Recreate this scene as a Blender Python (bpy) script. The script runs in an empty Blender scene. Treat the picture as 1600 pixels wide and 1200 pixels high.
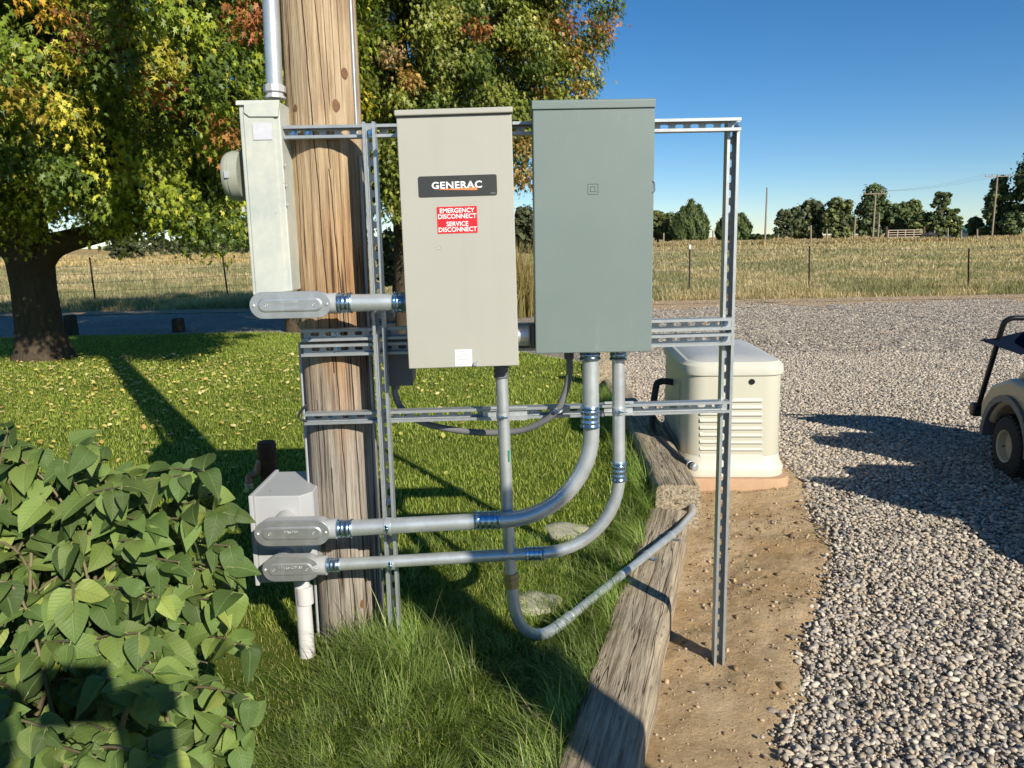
import bpy, math, random
import numpy as np
rng = np.random.default_rng(7); random.seed(7)
C = bpy.context.scene.collection
sc = bpy.context.scene
rad = math.radians

# ------------------------------------------------------------------ camera
F = 1200.; TH = math.atan((600-376)/F); RO = rad(1.05); H = 1.5
fwd = np.array([0, math.cos(TH), -math.sin(TH)]); up0 = np.array([0, math.sin(TH), math.cos(TH)]); r0 = np.array([1., 0, 0])
CR = r0*math.cos(RO)-up0*math.sin(RO); CU = up0*math.cos(RO)+r0*math.sin(RO)
from mathutils import Matrix, Vector
cam = bpy.data.cameras.new('camera'); cam.sensor_width = 36; cam.lens = 27.0; cam.clip_start = .02; cam.clip_end = 8000
co = bpy.data.objects.new('camera', cam); C.objects.link(co)
co.matrix_world = Matrix(((CR[0], CU[0], -fwd[0], 0), (CR[1], CU[1], -fwd[1], 0), (CR[2], CU[2], -fwd[2], H), (0, 0, 0, 1)))
sc.camera = co
# ------------------------------------------------------------------ light
SUN_EL = rad(29); SUN_AZ = math.atan2(.53, -.85)      # compass angle from +Y towards +X
w = bpy.data.worlds.new('World'); sc.world = w; w.use_nodes = True
wn = w.node_tree; wn.nodes.clear()
sky = wn.nodes.new('ShaderNodeTexSky'); sky.sky_type = 'NISHITA'; sky.sun_disc = False
sky.sun_elevation = SUN_EL; sky.sun_rotation = SUN_AZ; sky.altitude = 900; sky.air_density = .9; sky.dust_density = 0.; sky.ozone_density = 4.0
bg = wn.nodes.new('ShaderNodeBackground'); bg.inputs[1].default_value = .088
wo = wn.nodes.new('ShaderNodeOutputWorld'); hs = wn.nodes.new('ShaderNodeHueSaturation'); hs.inputs['Saturation'].default_value = 1.24; wn.links.new(sky.outputs[0], hs.inputs['Color']); wn.links.new(hs.outputs[0], bg.inputs[0]); wn.links.new(bg.outputs[0], wo.inputs[0])
sl = bpy.data.lights.new('sun', 'SUN'); sl.energy = 5.0; sl.angle = rad(.5); sl.color = (1, .93, .80)
so = bpy.data.objects.new('sun', sl); C.objects.link(so)
sd = Vector((.53*math.cos(SUN_EL), -.85*math.cos(SUN_EL), math.sin(SUN_EL)))
so.rotation_euler = sd.to_track_quat('Z', 'Y').to_euler()
sc.view_settings.view_transform = 'Standard'; sc.view_settings.look = 'None'
sc.view_settings.exposure = 0.38; sc.view_settings.gamma = 1; sc.view_settings.use_curve_mapping = False
sc.cycles.max_bounces = 8; sc.cycles.transparent_max_bounces = 8

def ray(px, py): return fwd+CR*(px-800)/F-CU*(py-600)/F
def G(px, py, z=0.):                       # point of a level surface under a measured picture point
    d = ray(px, py); return d*((z-H)/d[2])+np.array([0, 0, H])
def P(px, py, Y):                          # point at a measured depth
    d = ray(px, py); return d*(Y/d[1])+np.array([0, 0, H])

# ------------------------------------------------------------------ helpers
def tag(o, label=None, cat=None, group=None, kind=None):
    if label: o['label'] = label
    if cat: o['category'] = cat
    if group: o['group'] = group
    if kind: o['kind'] = kind
    return o
def empty(name, loc, label, cat, group=None):
    o = bpy.data.objects.new(name, None); C.objects.link(o); o.location = tuple(loc); o.empty_display_size = .1
    return tag(o, label, cat, group)
def wloc(o):
    l = np.array(o.location)
    while o.parent: o = o.parent; l = l+np.array(o.location)
    return l
def unit(v): v = np.array(v, float); return v/max(1e-12, np.linalg.norm(v))
def perp(d):
    d = unit(d); a = np.array([0, 0, 1.]) if abs(d[2]) < .9 else np.array([1., 0, 0])
    u = unit(np.cross(d, a)); return u, np.cross(d, u)
class MB:
    def __init__(s): s.v = []; s.f = []
    def add(s, vs, fs):
        b = len(s.v); s.v += [tuple(map(float, x)) for x in vs]; s.f += [tuple(i+b for i in f) for f in fs]; return s
    def box(s, a, b):
        x0, y0, z0 = a; x1, y1, z1 = b
        return s.add([(x0, y0, z0), (x1, y0, z0), (x1, y1, z0), (x0, y1, z0), (x0, y0, z1), (x1, y0, z1), (x1, y1, z1), (x0, y1, z1)],
                     [(0, 3, 2, 1), (4, 5, 6, 7), (0, 1, 5, 4), (1, 2, 6, 5), (2, 3, 7, 6), (3, 0, 4, 7)])
    def obox(s, c, ax, h):
        c = np.array(c); ax = [np.array(a, float) for a in ax]; vs = []
        for k in ((-1, -1, -1), (1, -1, -1), (1, 1, -1), (-1, 1, -1), (-1, -1, 1), (1, -1, 1), (1, 1, 1), (-1, 1, 1)):
            vs.append(c+ax[0]*h[0]*k[0]+ax[1]*h[1]*k[1]+ax[2]*h[2]*k[2])
        return s.add(vs, [(0, 3, 2, 1), (4, 5, 6, 7), (0, 1, 5, 4), (1, 2, 6, 5), (2, 3, 7, 6), (3, 0, 4, 7)])
    def tube(s, pts, r, n=12, caps=True):
        pts = [np.array(p, float) for p in pts]; m = len(pts)
        rs = [r]*m if np.isscalar(r) else list(r)
        t0 = unit(pts[1]-pts[0]); u, v = perp(t0); vs = []; fs = []
        for i, p in enumerate(pts):
            t = unit(pts[min(i+1, m-1)]-pts[max(i-1, 0)])
            u = unit(u-t*np.dot(u, t)); v = np.cross(t, u)
            for k in range(n):
                a = 2*math.pi*k/n; vs.append(p+rs[i]*(u*math.cos(a)+v*math.sin(a)))
        for i in range(m-1):
            for k in range(n):
                a = i*n+k; b = i*n+(k+1) % n; fs.append((a, b, b+n, a+n))
        if caps: fs.append(tuple(range(n))[::-1]); fs.append(tuple((m-1)*n+k for k in range(n)))
        return s.add(vs, fs)
    def lathe(s, o, d, prof, n=24, caps=True):
        o = np.array(o, float); d = unit(d); u, v = perp(d); vs = []; fs = []
        for t, r in prof:
            for k in range(n):
                a = 2*math.pi*k/n; vs.append(o+d*t+r*(u*math.cos(a)+v*math.sin(a)))
        for i in range(len(prof)-1):
            for k in range(n):
                a = i*n+k; b = i*n+(k+1) % n; fs.append((a, b, b+n, a+n))
        if caps: fs.append(tuple(range(n))[::-1]); fs.append(tuple((len(prof)-1)*n+k for k in range(n)))
        return s.add(vs, fs)
    def loft(s, rings, caps=True):
        n = len(rings[0]); vs = [p for r in rings for p in r]; fs = []
        for i in range(len(rings)-1):
            for k in range(n):
                a = i*n+k; b = i*n+(k+1) % n; fs.append((a, b, b+n, a+n))
        if caps: fs.append(tuple(range(n))[::-1]); fs.append(tuple((len(rings)-1)*n+k for k in range(n)))
        return s.add(vs, fs)
    def build(s, name, mat, parent=None, base=None, bevel=0, smooth=None, seg=2):
        base = np.array(base if base is not None else (wloc(parent) if parent is not None else (0, 0, 0)), float)
        off = base
        me = bpy.data.meshes.new(name); me.from_pydata([tuple(np.array(p)-off) for p in s.v], [], s.f); me.update()
        o = bpy.data.objects.new(name, me); C.objects.link(o); me.materials.append(mat)
        if parent is not None: o.parent = parent
        else: o.location = tuple(base)
        if smooth is not None:
            me.shade_smooth(); me.set_sharp_from_angle(angle=rad(smooth))
        if bevel:
            m = o.modifiers.new('bevel', 'BEVEL'); m.width = bevel; m.segments = seg; m.limit_method = 'ANGLE'; m.angle_limit = rad(35)
        return o
def np_obj(name, V, Fa, mat, col=None, uv=None, smooth=False, parent=None, base=(0, 0, 0)):
    """V (n,3); Fa (m,k) uniform faces; col (n,3) point colours"""
    V = np.asarray(V, np.float32); Fa = np.asarray(Fa, np.int32); m, k = Fa.shape
    me = bpy.data.meshes.new(name); me.vertices.add(len(V)); me.vertices.foreach_set('co', (V-np.array(base, np.float32)).ravel())
    me.loops.add(m*k); me.loops.foreach_set('vertex_index', Fa.ravel())
    me.polygons.add(m); me.polygons.foreach_set('loop_start', np.arange(0, m*k, k, dtype=np.int32))
    me.update(calc_edges=True); me.validate()
    for nm, d in (('col', col), ('uvw', uv)):
        if d is not None:
            a = me.attributes.new(nm, 'FLOAT_COLOR', 'POINT'); c = np.ones((len(V), 4), np.float32); c[:, :3] = d; a.data.foreach_set('color', c.ravel())
    if smooth: me.shade_smooth()
    me.materials.append(mat)
    o = bpy.data.objects.new(name, me); C.objects.link(o)
    if parent is not None: o.parent = parent
    else: o.location = tuple(base)
    return o
def scatter(tv, tf, pos, M, cols=None, tuv=None):
    """bake copies of a template: tv (n,3), tf (m,k), pos (N,3), M (N,3,3) columns = axes"""
    N = len(pos); n = len(tv)
    V = np.einsum('nij,vj->nvi', M, tv)+pos[:, None, :]
    Fa = tf[None, :, :]+(np.arange(N)*n)[:, None, None]
    c = None if cols is None else np.repeat(cols, n, axis=0)
    uv = None if tuv is None else np.tile(tuv, (N, 1))
    return V.reshape(-1, 3), Fa.reshape(-1, tf.shape[1]), c, uv
def rotz(a):
    c, s = np.cos(a), np.sin(a); z = np.zeros_like(a); o = np.ones_like(a)
    return np.stack([np.stack([c, -s, z], -1), np.stack([s, c, z], -1), np.stack([z, z, o], -1)], -2)
def frames(Z, X=None):
    """rotation matrices whose third column is Z (n,3) and second column roughly X"""
    Z = Z/np.linalg.norm(Z, axis=1, keepdims=True)
    if X is None: X = rng.normal(size=Z.shape)
    Yv = X-Z*(X*Z).sum(1, keepdims=True); Yv /= np.linalg.norm(Yv, axis=1, keepdims=True)
    Xv = np.cross(Yv, Z); return np.stack([Xv, Yv, Z], -1)
def vnoise(x, y, sc_=1., seed=0):
    x = np.asarray(x)*sc_; y = np.asarray(y)*sc_; xi = np.floor(x).astype(np.int64); yi = np.floor(y).astype(np.int64); fx = x-xi; fy = y-yi
    def h(a, b):
        n = (a*374761393+b*668265263+seed*1442695041) & 0x7fffffff; n = ((n ^ (n >> 13))*1274126177) & 0x7fffffff; return (n ^ (n >> 16))/0x7fffffff
    fx = fx*fx*(3-2*fx); fy = fy*fy*(3-2*fy)
    return (h(xi, yi)*(1-fx)+h(xi+1, yi)*fx)*(1-fy)+(h(xi, yi+1)*(1-fx)+h(xi+1, yi+1)*fx)*fy
def fillet(pts, r, n=8):
    pts = [np.array(p, float) for p in pts]; out = [pts[0]]
    for i in range(1, len(pts)-1):
        a, b, c = pts[i-1], pts[i], pts[i+1]; d1 = unit(a-b); d2 = unit(c-b)
        rr = r[i-1] if not np.isscalar(r) else r
        t = min(rr/math.tan(math.acos(np.clip(np.dot(d1, d2), -1, 1))/2), np.linalg.norm(a-b)*.95, np.linalg.norm(c-b)*.95)
        p0 = b+d1*t; p1 = b+d2*t
        w_ = math.cos((math.pi-math.acos(np.clip(np.dot(d1, d2), -1, 1)))/2)
        for k in range(n+1):
            s = k/n; a0 = (1-s)**2; a1 = 2*s*(1-s)*w_; a2 = s*s; out.append((p0*a0+b*a1+p1*a2)/(a0+a1+a2))
    out.append(pts[-1]); return out

# ------------------------------------------------------------------ materials
class N:
    def __init__(s, name, rough=.6, metal=0., spec=None):
        s.m = bpy.data.materials.new(name); s.m.use_nodes = True; s.t = s.m.node_tree; s.b = s.t.nodes['Principled BSDF']; s.out = s.t.nodes['Material Output']
        s.set('Roughness', rough); s.set('Metallic', metal)
        if spec is not None: s.set('Specular IOR Level', spec)
    def set(s, k, v):
        i = s.b.inputs[k]
        if isinstance(v, (int, float)): i.default_value = v
        elif isinstance(v, tuple): i.default_value = (*v, 1) if len(v) == 3 else v
        else: s.t.links.new(v, i)
    def n(s, typ, **kw):
        nd = s.t.nodes.new(typ)
        for k, v in kw.items():
            if k.startswith('_'): setattr(nd, k[1:], v)
            else:
                kk = int(k[1:]) if k[0] == 'i' and k[1:].isdigit() else k.replace('__', ' ')
                i = nd.inputs[kk]
                if hasattr(v, 'is_linked') or isinstance(v, bpy.types.NodeSocket): s.t.links.new(v, i)
                else: i.default_value = v
        return nd
    def coord(s, scale=(1, 1, 1), which='Object', rot=(0, 0, 0)):
        tc = s.n('ShaderNodeTexCoord'); mp = s.n('ShaderNodeMapping'); s.t.links.new(tc.outputs[which], mp.inputs[0]); mp.inputs['Scale'].default_value = scale; mp.inputs['Rotation'].default_value = rot
        return mp.outputs[0]
    def noise(s, vec, scale, detail=4., rough=.55, dist=0.):
        nd = s.n('ShaderNodeTexNoise'); s.t.links.new(vec, nd.inputs['Vector']); nd.inputs['Scale'].default_value = scale; nd.inputs['Detail'].default_value = detail; nd.inputs['Roughness'].default_value = rough; nd.inputs['Distortion'].default_value = dist
        return nd.outputs[0]
    def ramp(s, fac, stops):
        r = s.n('ShaderNodeValToRGB'); s.t.links.new(fac, r.inputs[0]); e = r.color_ramp.elements
        while len(e) < len(stops): e.new(.5)
        for i, (p, c) in enumerate(stops): e[i].position = p; e[i].color = (*c, 1) if not isinstance(c, (int, float)) else (c, c, c, 1)
        return r.outputs[0]
    def mix(s, f, a, b, mode='MIX'):
        nd = s.n('ShaderNodeMix', _data_type='RGBA', _blend_type=mode)
        for i, v in ((0, f), (6, a), (7, b)):
            if isinstance(v, bpy.types.NodeSocket): s.t.links.new(v, nd.inputs[i])
            elif isinstance(v, (int, float)): nd.inputs[i].default_value = v if i == 0 else (v, v, v, 1)
            else: nd.inputs[i].default_value = (*v, 1)
        return nd.outputs[2]
    def math(s, op, a, b=0., c=0.):
        nd = s.n('ShaderNodeMath', _operation=op)
        for i, v in enumerate((a, b, c)):
            if isinstance(v, bpy.types.NodeSocket): s.t.links.new(v, nd.inputs[i])
            else: nd.inputs[i].default_value = v
        return nd.outputs[0]
    def attr(s, name='col'):
        return s.n('ShaderNodeAttribute', _attribute_name=name).outputs['Color']
    def bump(s, h, strength=.3, dist=.01):
        b = s.n('ShaderNodeBump'); s.t.links.new(h, b.inputs['Height']); b.inputs['Strength'].default_value = strength; b.inputs['Distance'].default_value = dist
        s.t.links.new(b.outputs[0], s.b.inputs['Normal'])
def plain(name, c, rough=.6, metal=0., var=.12, nscale=14., bump=0., bscale=120.):
    m = N(name, rough, metal); v = m.coord()
    nz = m.noise(v, nscale, 5)
    m.set('Base Color', m.mix(nz, tuple(x*(1-var) for x in c), tuple(min(1, x*(1+var)) for x in c)))
    rr = m.noise(v, nscale*3, 3); m.set('Roughness', m.math('ADD', m.math('MULTIPLY', rr, .18), rough-.09))
    if bump: m.bump(m.noise(v, bscale, 3), bump, .002)
    return m.m
def galv(name, c, rough, metal=.9, spangle=60., dirt=.25):
    m = N(name, rough, metal); v = m.coord()
    vo = m.n('ShaderNodeTexVoronoi'); m.t.links.new(v, vo.inputs['Vector']); vo.inputs['Scale'].default_value = spangle
    base = m.mix(m.math('MULTIPLY', vo.outputs['Color'], .5), tuple(x*.88 for x in c), tuple(min(1, x*1.1) for x in c))
    nz = m.ramp(m.noise(v, 9, 6, .7), [(.38, 0.), (.72, 1.)])
    m.set('Base Color', m.mix(m.math('MULTIPLY', nz, dirt), base, tuple(x*.5 for x in c)))
    m.set('Roughness', m.math('ADD', m.math('MULTIPLY', m.noise(v, 25, 4), .25), rough-.1))
    m.bump(m.noise(v, 180, 3), .08, .001)
    return m.m
M = {}
M['strut'] = galv('strut_zinc', (.46, .49, .50), .42, .6)
M['pipe'] = galv('conduit_zinc', (.66, .70, .70), .34, .62, 30, .5)
M['blue'] = galv('blue_zinc', (.42, .58, .74), .20, .95, 30, .5)
M['alu'] = galv('cast_aluminium', (.66, .68, .68), .38, .8, 12, .45)
M['castgrey'] = plain('grey_cast_paint', (.46, .47, .47), .45, .2, .06, 20, .15, 300)
M['brass'] = galv('brass_tinted_coupling', (.55, .45, .25), .35, .9, 30, .4)
M['greybox'] = plain('beige_grey_paint', (.435, .435, .37), .42, 0, .03, 5, .05, 350)
M['greenbox'] = None
M['dark'] = plain('dark_rubber', (.02, .02, .022), .55, 0, .2)
M['whip'] = plain('grey_flexible_sheath', (.17, .17, .175), .5, 0, .1)
M['pvc'] = plain('grey_plastic', (.40, .41, .415), .4, 0, .05, 8, .03, 200)
M['pvcpipe'] = plain('weathered_plastic_pipe', (.55, .54, .53), .5, 0, .16, 7)
M['darkbox'] = plain('dark_grey_box_paint', (.12, .125, .13), .5, 0, .1)
M['white'] = plain('white_sticker', (.75, .75, .76), .5, 0, .05)
M['textw'] = plain('white_lettering', (.85, .85, .84), .5, 0, .0)
M['red'] = plain('red_sticker', (.66, .012, .018), .4, 0, .05)
M['pink'] = plain('faded_sticker_edge', (.75, .38, .36), .5, 0, .05)
M['black'] = plain('black_plate', (.035, .036, .033), .4, 0, .1)
M['orange'] = plain('orange_swoosh', (.75, .22, .06), .45, 0, .05)
M['ink'] = plain('grey_print', (.35, .36, .4), .6, 0, .1)
M['meterc'] = plain('cream_meter_cover', (.34, .35, .28), .3, 0, .1, 20)
M['rust'] = plain('rusty_iron', (.11, .045, .025), .75, .3, .5, 30, .4, 90)
M['copper'] = plain('worn_brass_spout', (.36, .20, .12), .5, .5, .3, 30)
M['gencase'] = plain('bisque_enclosure_paint', (.53, .515, .415), .42, 0, .03, 6)
M['gensk'] = plain('bisque_base_plastic', (.56, .55, .465), .5, 0, .03, 6)
M['gentop'] = plain('pale_lid_paint', (.44, .44, .42), .45, 0, .04, 6)
M['cartb'] = plain('tan_cart_panel', (.46, .39, .25), .35, 0, .08, 6)
M['carts'] = plain('tan_seat_vinyl', (.36, .30, .19), .5, 0, .08, 10)
M['tyre'] = plain('tyre_rubber', (.022, .021, .02), .8, 0, .25, 30, .3, 120)
M['rim'] = plain('cream_rim', (.50, .42, .29), .5, 0, .15, 14)
M['blackmet'] = plain('black_tube_paint', (.012, .013, .014), .35, 0, .2)
M['navy'] = N('navy_cloth_', .95, 0, 0.).m
M['navy'].node_tree.nodes['Principled BSDF'].inputs['Base Color'].default_value = (.008, .014, .03, 1)

M['steelpost'] = plain('rusty_green_post', (.07, .05, .035), .8, .1, .3)
M['posttip'] = plain('white_post_tip', (.7, .7, .66), .6)
M['wire'] = plain('fence_wire', (.16, .15, .13), .6, .5)
M['farwood'] = plain('grey_pole_wood', (.27, .22, .17), .85, 0, .2)
M['gatemet'] = plain('pale_gate_tube', (.55, .43, .33), .6, .1, .2)
M['roofg'] = plain('green_metal_roof', (.05, .17, .13), .5, 0, .1, 1)
M['shedw'] = plain('pale_shed_wall', (.6, .63, .66), .7, 0, .1, 1)
M['hide'] = plain('black_hide', (.010, .010, .012), .7, 0, .3)
M['phone'] = plain('phone_case', (.01, .01, .012), .4)
M['skin'] = plain('skin', (.5, .32, .24), .5); M['cloth'] = plain('blue_shirt', (.08, .11, .2), .8); M['jean'] = plain('jeans', (.06, .08, .14), .85); M['hair'] = plain('hair', (.04, .025, .015), .7)
M['fhead'] = M['blue']

def mk_green(nm, ca, cb_, cs_, am):
    m = N(nm, .42); v = m.coord(); v2 = m.coord((1, 1, .25))
    b = m.mix(m.noise(v, 4, 4), ca, cb_); dr = m.ramp(m.noise(m.coord((1, 1, .05)), 22, 5, .6), [(.50, 0.), (.72, 1.)]); b = m.mix(m.math('MULTIPLY', dr, .10), b, (.28, .26, .20))
    sc1 = m.ramp(m.noise(v2, 38, 7, .75), [(.60, 0.), (.78, 1.)])
    bl = m.ramp(m.noise(v, 3.1, 3), [(.46, 0.), (.62, 1.)]); m.set('Base Color', m.mix(m.math('MULTIPLY', m.math('MULTIPLY', sc1, bl), am), b, cs_))
    m.set('Roughness', m.math('ADD', m.math('MULTIPLY', m.noise(v, 12, 4), .2), .34)); m.bump(m.noise(v, 300, 2), .05, .001); return m.m
M['greenbox'] = mk_green('sage_green_paint', (.150, .193, .180), (.178, .225, .210), (.34, .42, .39), .55); M['greybox'] = mk_green('beige_grey_paint', (.375, .368, .318), (.41, .402, .35), (.56, .56, .5), .35)
def mk_meterbox():
    m = N('pale_oxidised_grey_paint', .55); v = m.coord(); v2 = m.coord((3, 3, .5))
    b = m.mix(m.ramp(m.noise(v, 5, 6, .7), [(.3, 0.), (.7, 1.)]), (.37, .415, .395), (.60, .59, .50))
    st = m.ramp(m.noise(v2, 9, 6, .7), [(.55, 0.), (.75, 1.)])
    b = m.mix(m.math('MULTIPLY', st, .35), b, (.34, .40, .36))
    sp = m.ramp(m.noise(v, 70, 3, .6), [(.70, 0.), (.74, 1.)])
    m.set('Base Color', m.mix(m.math('MULTIPLY', sp, .6), b, (.15, .14, .12))); m.bump(m.noise(v, 150, 3), .08, .001); return m.m
M['meterbox'] = mk_meterbox()
LEANX = float((P(497, 0, 2.81)[0]-P(552, 990, 2.81)[0])/(P(497, 0, 2.81)[2]-P(552, 990, 2.81)[2]))
def mk_pole():
    m = N('weathered_pole_wood', .85, spec=.2)
    geo = m.coord((1, 1, .03)); v = m.coord((1, 1, .12)); raw = m.coord()
    sep = m.n('ShaderNodeSeparateXYZ'); m.t.links.new(raw, sep.inputs[0]); z = sep.outputs[2]; xx = sep.outputs[0]
    g = m.ramp(m.noise(geo, 80, 8, .75, .12), [(.34, 0.), (.66, 1.)]); g2 = m.noise(v, 11, 4, .6, .6)
    pale = m.mix(g, (.27, .175, .095), (.62, .485, .315)); orange = m.mix(g, (.17, .07, .022), (.48, .25, .10)); grey = m.mix(g, (.10, .082, .066), (.47, .415, .345))
    a = m.ramp(m.math('ADD', m.math('MULTIPLY', z, .5), m.math('MULTIPLY', g2, .5)), [(.0, 0.), (.62, 0.), (.90, 1.), (1., 1.)])      # grey at the foot
    o_ = m.ramp(m.math('ADD', m.math('MULTIPLY', z, .45), m.math('MULTIPLY', g2, .35)), [(.80, 1.), (1.02, 0.)])
    o2 = m.math('MULTIPLY', m.ramp(m.math('ADD', m.math('MULTIPLY', xx, 2.2), m.math('ADD', m.math('MULTIPLY', g2, .9), .1)), [(.45, .12), (.75, 1.)]), .85)
    c = m.mix(m.math('MULTIPLY', o_, o2), pale, orange); c = m.mix(a, grey, c)
    st = m.noise(m.coord((1, 1, .35)), 7, 3); c = m.mix(m.ramp(st, [(.58, 0.), (.74, .4)]), c, (.12, .06, .03))
    # checks: thin long dark cracks
    ck = m.noise(m.coord((1, 1, .012)), 30, 2, .5, .05); ck2 = m.ramp(m.math('ABSOLUTE', m.math('SUBTRACT', ck, .5)), [(0., 1.), (.012, .9), (.022, 0.)])
    br = m.ramp(m.noise(m.coord((1, 1, .3)), 8, 2), [(.45, 0.), (.55, 1.)]); ck2 = m.math('MULTIPLY', ck2, br)
    c = m.mix(m.math('MULTIPLY', ck2, .85), c, (.03, .018, .012)); m.set('Base Color', c)
    xr = m.math('SUBTRACT', xx, m.math('MULTIPLY', z, LEANX)); wob = m.math('MULTIPLY', m.math('SUBTRACT', m.noise(m.coord((0, 0, 1)), 5, 4), .5), .016); tot = None
    for x0, sl_, za, zb_, wd_ in ((-.020, -.030, 1.05, 3.2, .0017), (.012, -.034, 1.75, 3.2, .0011), (.046, -.045, 1.15, 1.75, .0014), (.030, -.02, .1, 1.15, .0016), (-.062, .006, .0, .95, .0012), (-.015, -.012, .0, .7, .0013), (.075, -.01, .0, 1.3, .0012), (-.085, -.004, .9, 3.2, .0010)):
        d_ = m.math('ABSOLUTE', m.math('SUBTRACT', m.math('SUBTRACT', xr, wob), m.math('ADD', m.math('MULTIPLY', m.math('SUBTRACT', z, (za+zb_)/2), sl_), x0)))
        ln = m.math('MULTIPLY', m.ramp(m.math('MULTIPLY', d_, 1./(wd_*4)), [(0., 1.), (.22, 1.), (.38, 0.)]), m.math('MULTIPLY', m.math('GREATER_THAN', z, za), m.math('LESS_THAN', z, zb_)))
        tot = ln if tot is None else m.math('MAXIMUM', tot, ln)
    c = m.mix(m.math('MULTIPLY', tot, .88), c, (.025, .015, .01)); m.set('Base Color', c); ck2 = m.math('MAXIMUM', ck2, tot)
    h = m.math('SUBTRACT', m.math('MULTIPLY', g, .6), ck2); m.bump(h, .7, .006); return m.m
M['pole'] = mk_pole()
def mk_timber(ax):
    m = N('weathered_railway_timber', .9, spec=.15); s_ = (.06, 1, 1) if ax == 'x' else (1, .06, 1)
    g = m.noise(m.coord(s_), 55, 6, .7, .15); big = m.noise(m.coord(), 5, 4, .6)
    g = m.ramp(g, [(.33, 0.), (.66, 1.)]); c = m.mix(g, (.15, .112, .07), (.58, .48, .335)); c = m.mix(m.ramp(big, [(.35, 0.), (.7, .55)]), c, m.mix(g, (.14, .12, .095), (.46, .405, .325)))
    ck = m.noise(m.coord(tuple(q*.7 if q < 1 else 1 for q in s_)), 22, 2, .5, .1); ck = m.ramp(m.math('ABSOLUTE', m.math('SUBTRACT', ck, .5)), [(0., 1.), (.014, 0.)])
    # incision marks
    vo = m.n('ShaderNodeTexVoronoi', _feature='F1'); m.t.links.new(m.coord((.25, 1, 1) if ax == 'x' else (1, .25, 1)), vo.inputs['Vector']); vo.inputs['Scale'].default_value = 55; vo.inputs['Randomness'].default_value = .6
    inc = m.ramp(vo.outputs['Distance'], [(.12, 1.), (.26, 0.)])
    c = m.mix(m.math('MULTIPLY', ck, .8), c, (.03, .024, .02)); c = m.mix(m.math('MULTIPLY', inc, .45), c, (.07, .055, .04)); m.set('Base Color', c)
    m.bump(m.math('SUBTRACT', m.math('SUBTRACT', m.math('MULTIPLY', g, .7), ck), m.math('MULTIPLY', inc, .5)), .8, .006); return m.m
M['timber'] = mk_timber('y'); M['timberx'] = mk_timber('x')
def mk_leaf(name, transl=.24, rough=.45, bright=1.):
    m = N(name, rough, spec=.35); c = m.attr('col'); m.set('Base Color', c)
    tr = m.n('ShaderNodeBsdfTranslucent'); m.t.links.new(m.mix(1., c, (1.2*bright, 1.3*bright, .5*bright), 'MULTIPLY'), tr.inputs[0])
    mx = m.n('ShaderNodeMixShader'); mx.inputs[0].default_value = transl; m.t.links.new(m.b.outputs[0], mx.inputs[1]); m.t.links.new(tr.outputs[0], mx.inputs[2]); m.t.links.new(mx.outputs[0], m.out.inputs[0]); return m
M['leaf'] = mk_leaf('tree_leaves').m; M['grass'] = mk_leaf('grass_blades', .38, .5).m; M['needle'] = mk_leaf('far_foliage', .12, .6).m
def mk_bushleaf():
    m = mk_leaf('bush_leaf', .26, .58)
    uv = m.attr('uvw'); s3 = m.n('ShaderNodeSeparateColor'); m.t.links.new(uv, s3.inputs[0]); u = s3.outputs[0]; v = s3.outputs[1]
    au = m.math('ABSOLUTE', m.math('SUBTRACT', u, .5))
    mid = m.ramp(au, [(0., 1.), (.02, .9), (.04, 0.)])
    side = m.math('ABSOLUTE', m.math('SUBTRACT', m.math('FRACT', m.math('MULTIPLY', m.math('SUBTRACT', v, m.math('MULTIPLY', au, .75)), 7.)), .5))
    sv = m.ramp(side, [(0., .5), (.05, .3), (.12, 0.)])
    vein = m.math('MAXIMUM', mid, sv)
    c = m.mix(m.math('MULTIPLY', vein, .36), m.attr('col'), (.20, .28, .10)); m.set('Base Color', c); m.bump(m.math('MULTIPLY', vein, -1.), .5, .003); return m.m
M['bushleaf'] = mk_bushleaf()
M['twig'] = plain('woody_stem', (.17, .14, .075), .8, 0, .3, 40)
def mk_bark():
    m = N('furrowed_bark', .95, spec=.1); g = m.noise(m.coord((1, 1, .22)), 17, 7, .7, .8)
    m.set('Base Color', m.mix(g, (.035, .026, .018), (.15, .115, .08))); m.bump(g, 1., .05); return m.m
M['bark'] = mk_bark()
M['stone'] = None
def mk_stone():
    m = N('river_gravel', .75, spec=.25); c = m.attr('col'); v = m.coord(); n_ = m.noise(v, 90, 4, .6)
    m.set('Base Color', m.mix(1., c, m.mix(n_, (.72, .72, .72), (1.2, 1.2, 1.2)), 'MULTIPLY')); return m.m
M['stone'] = mk_stone()
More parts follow.
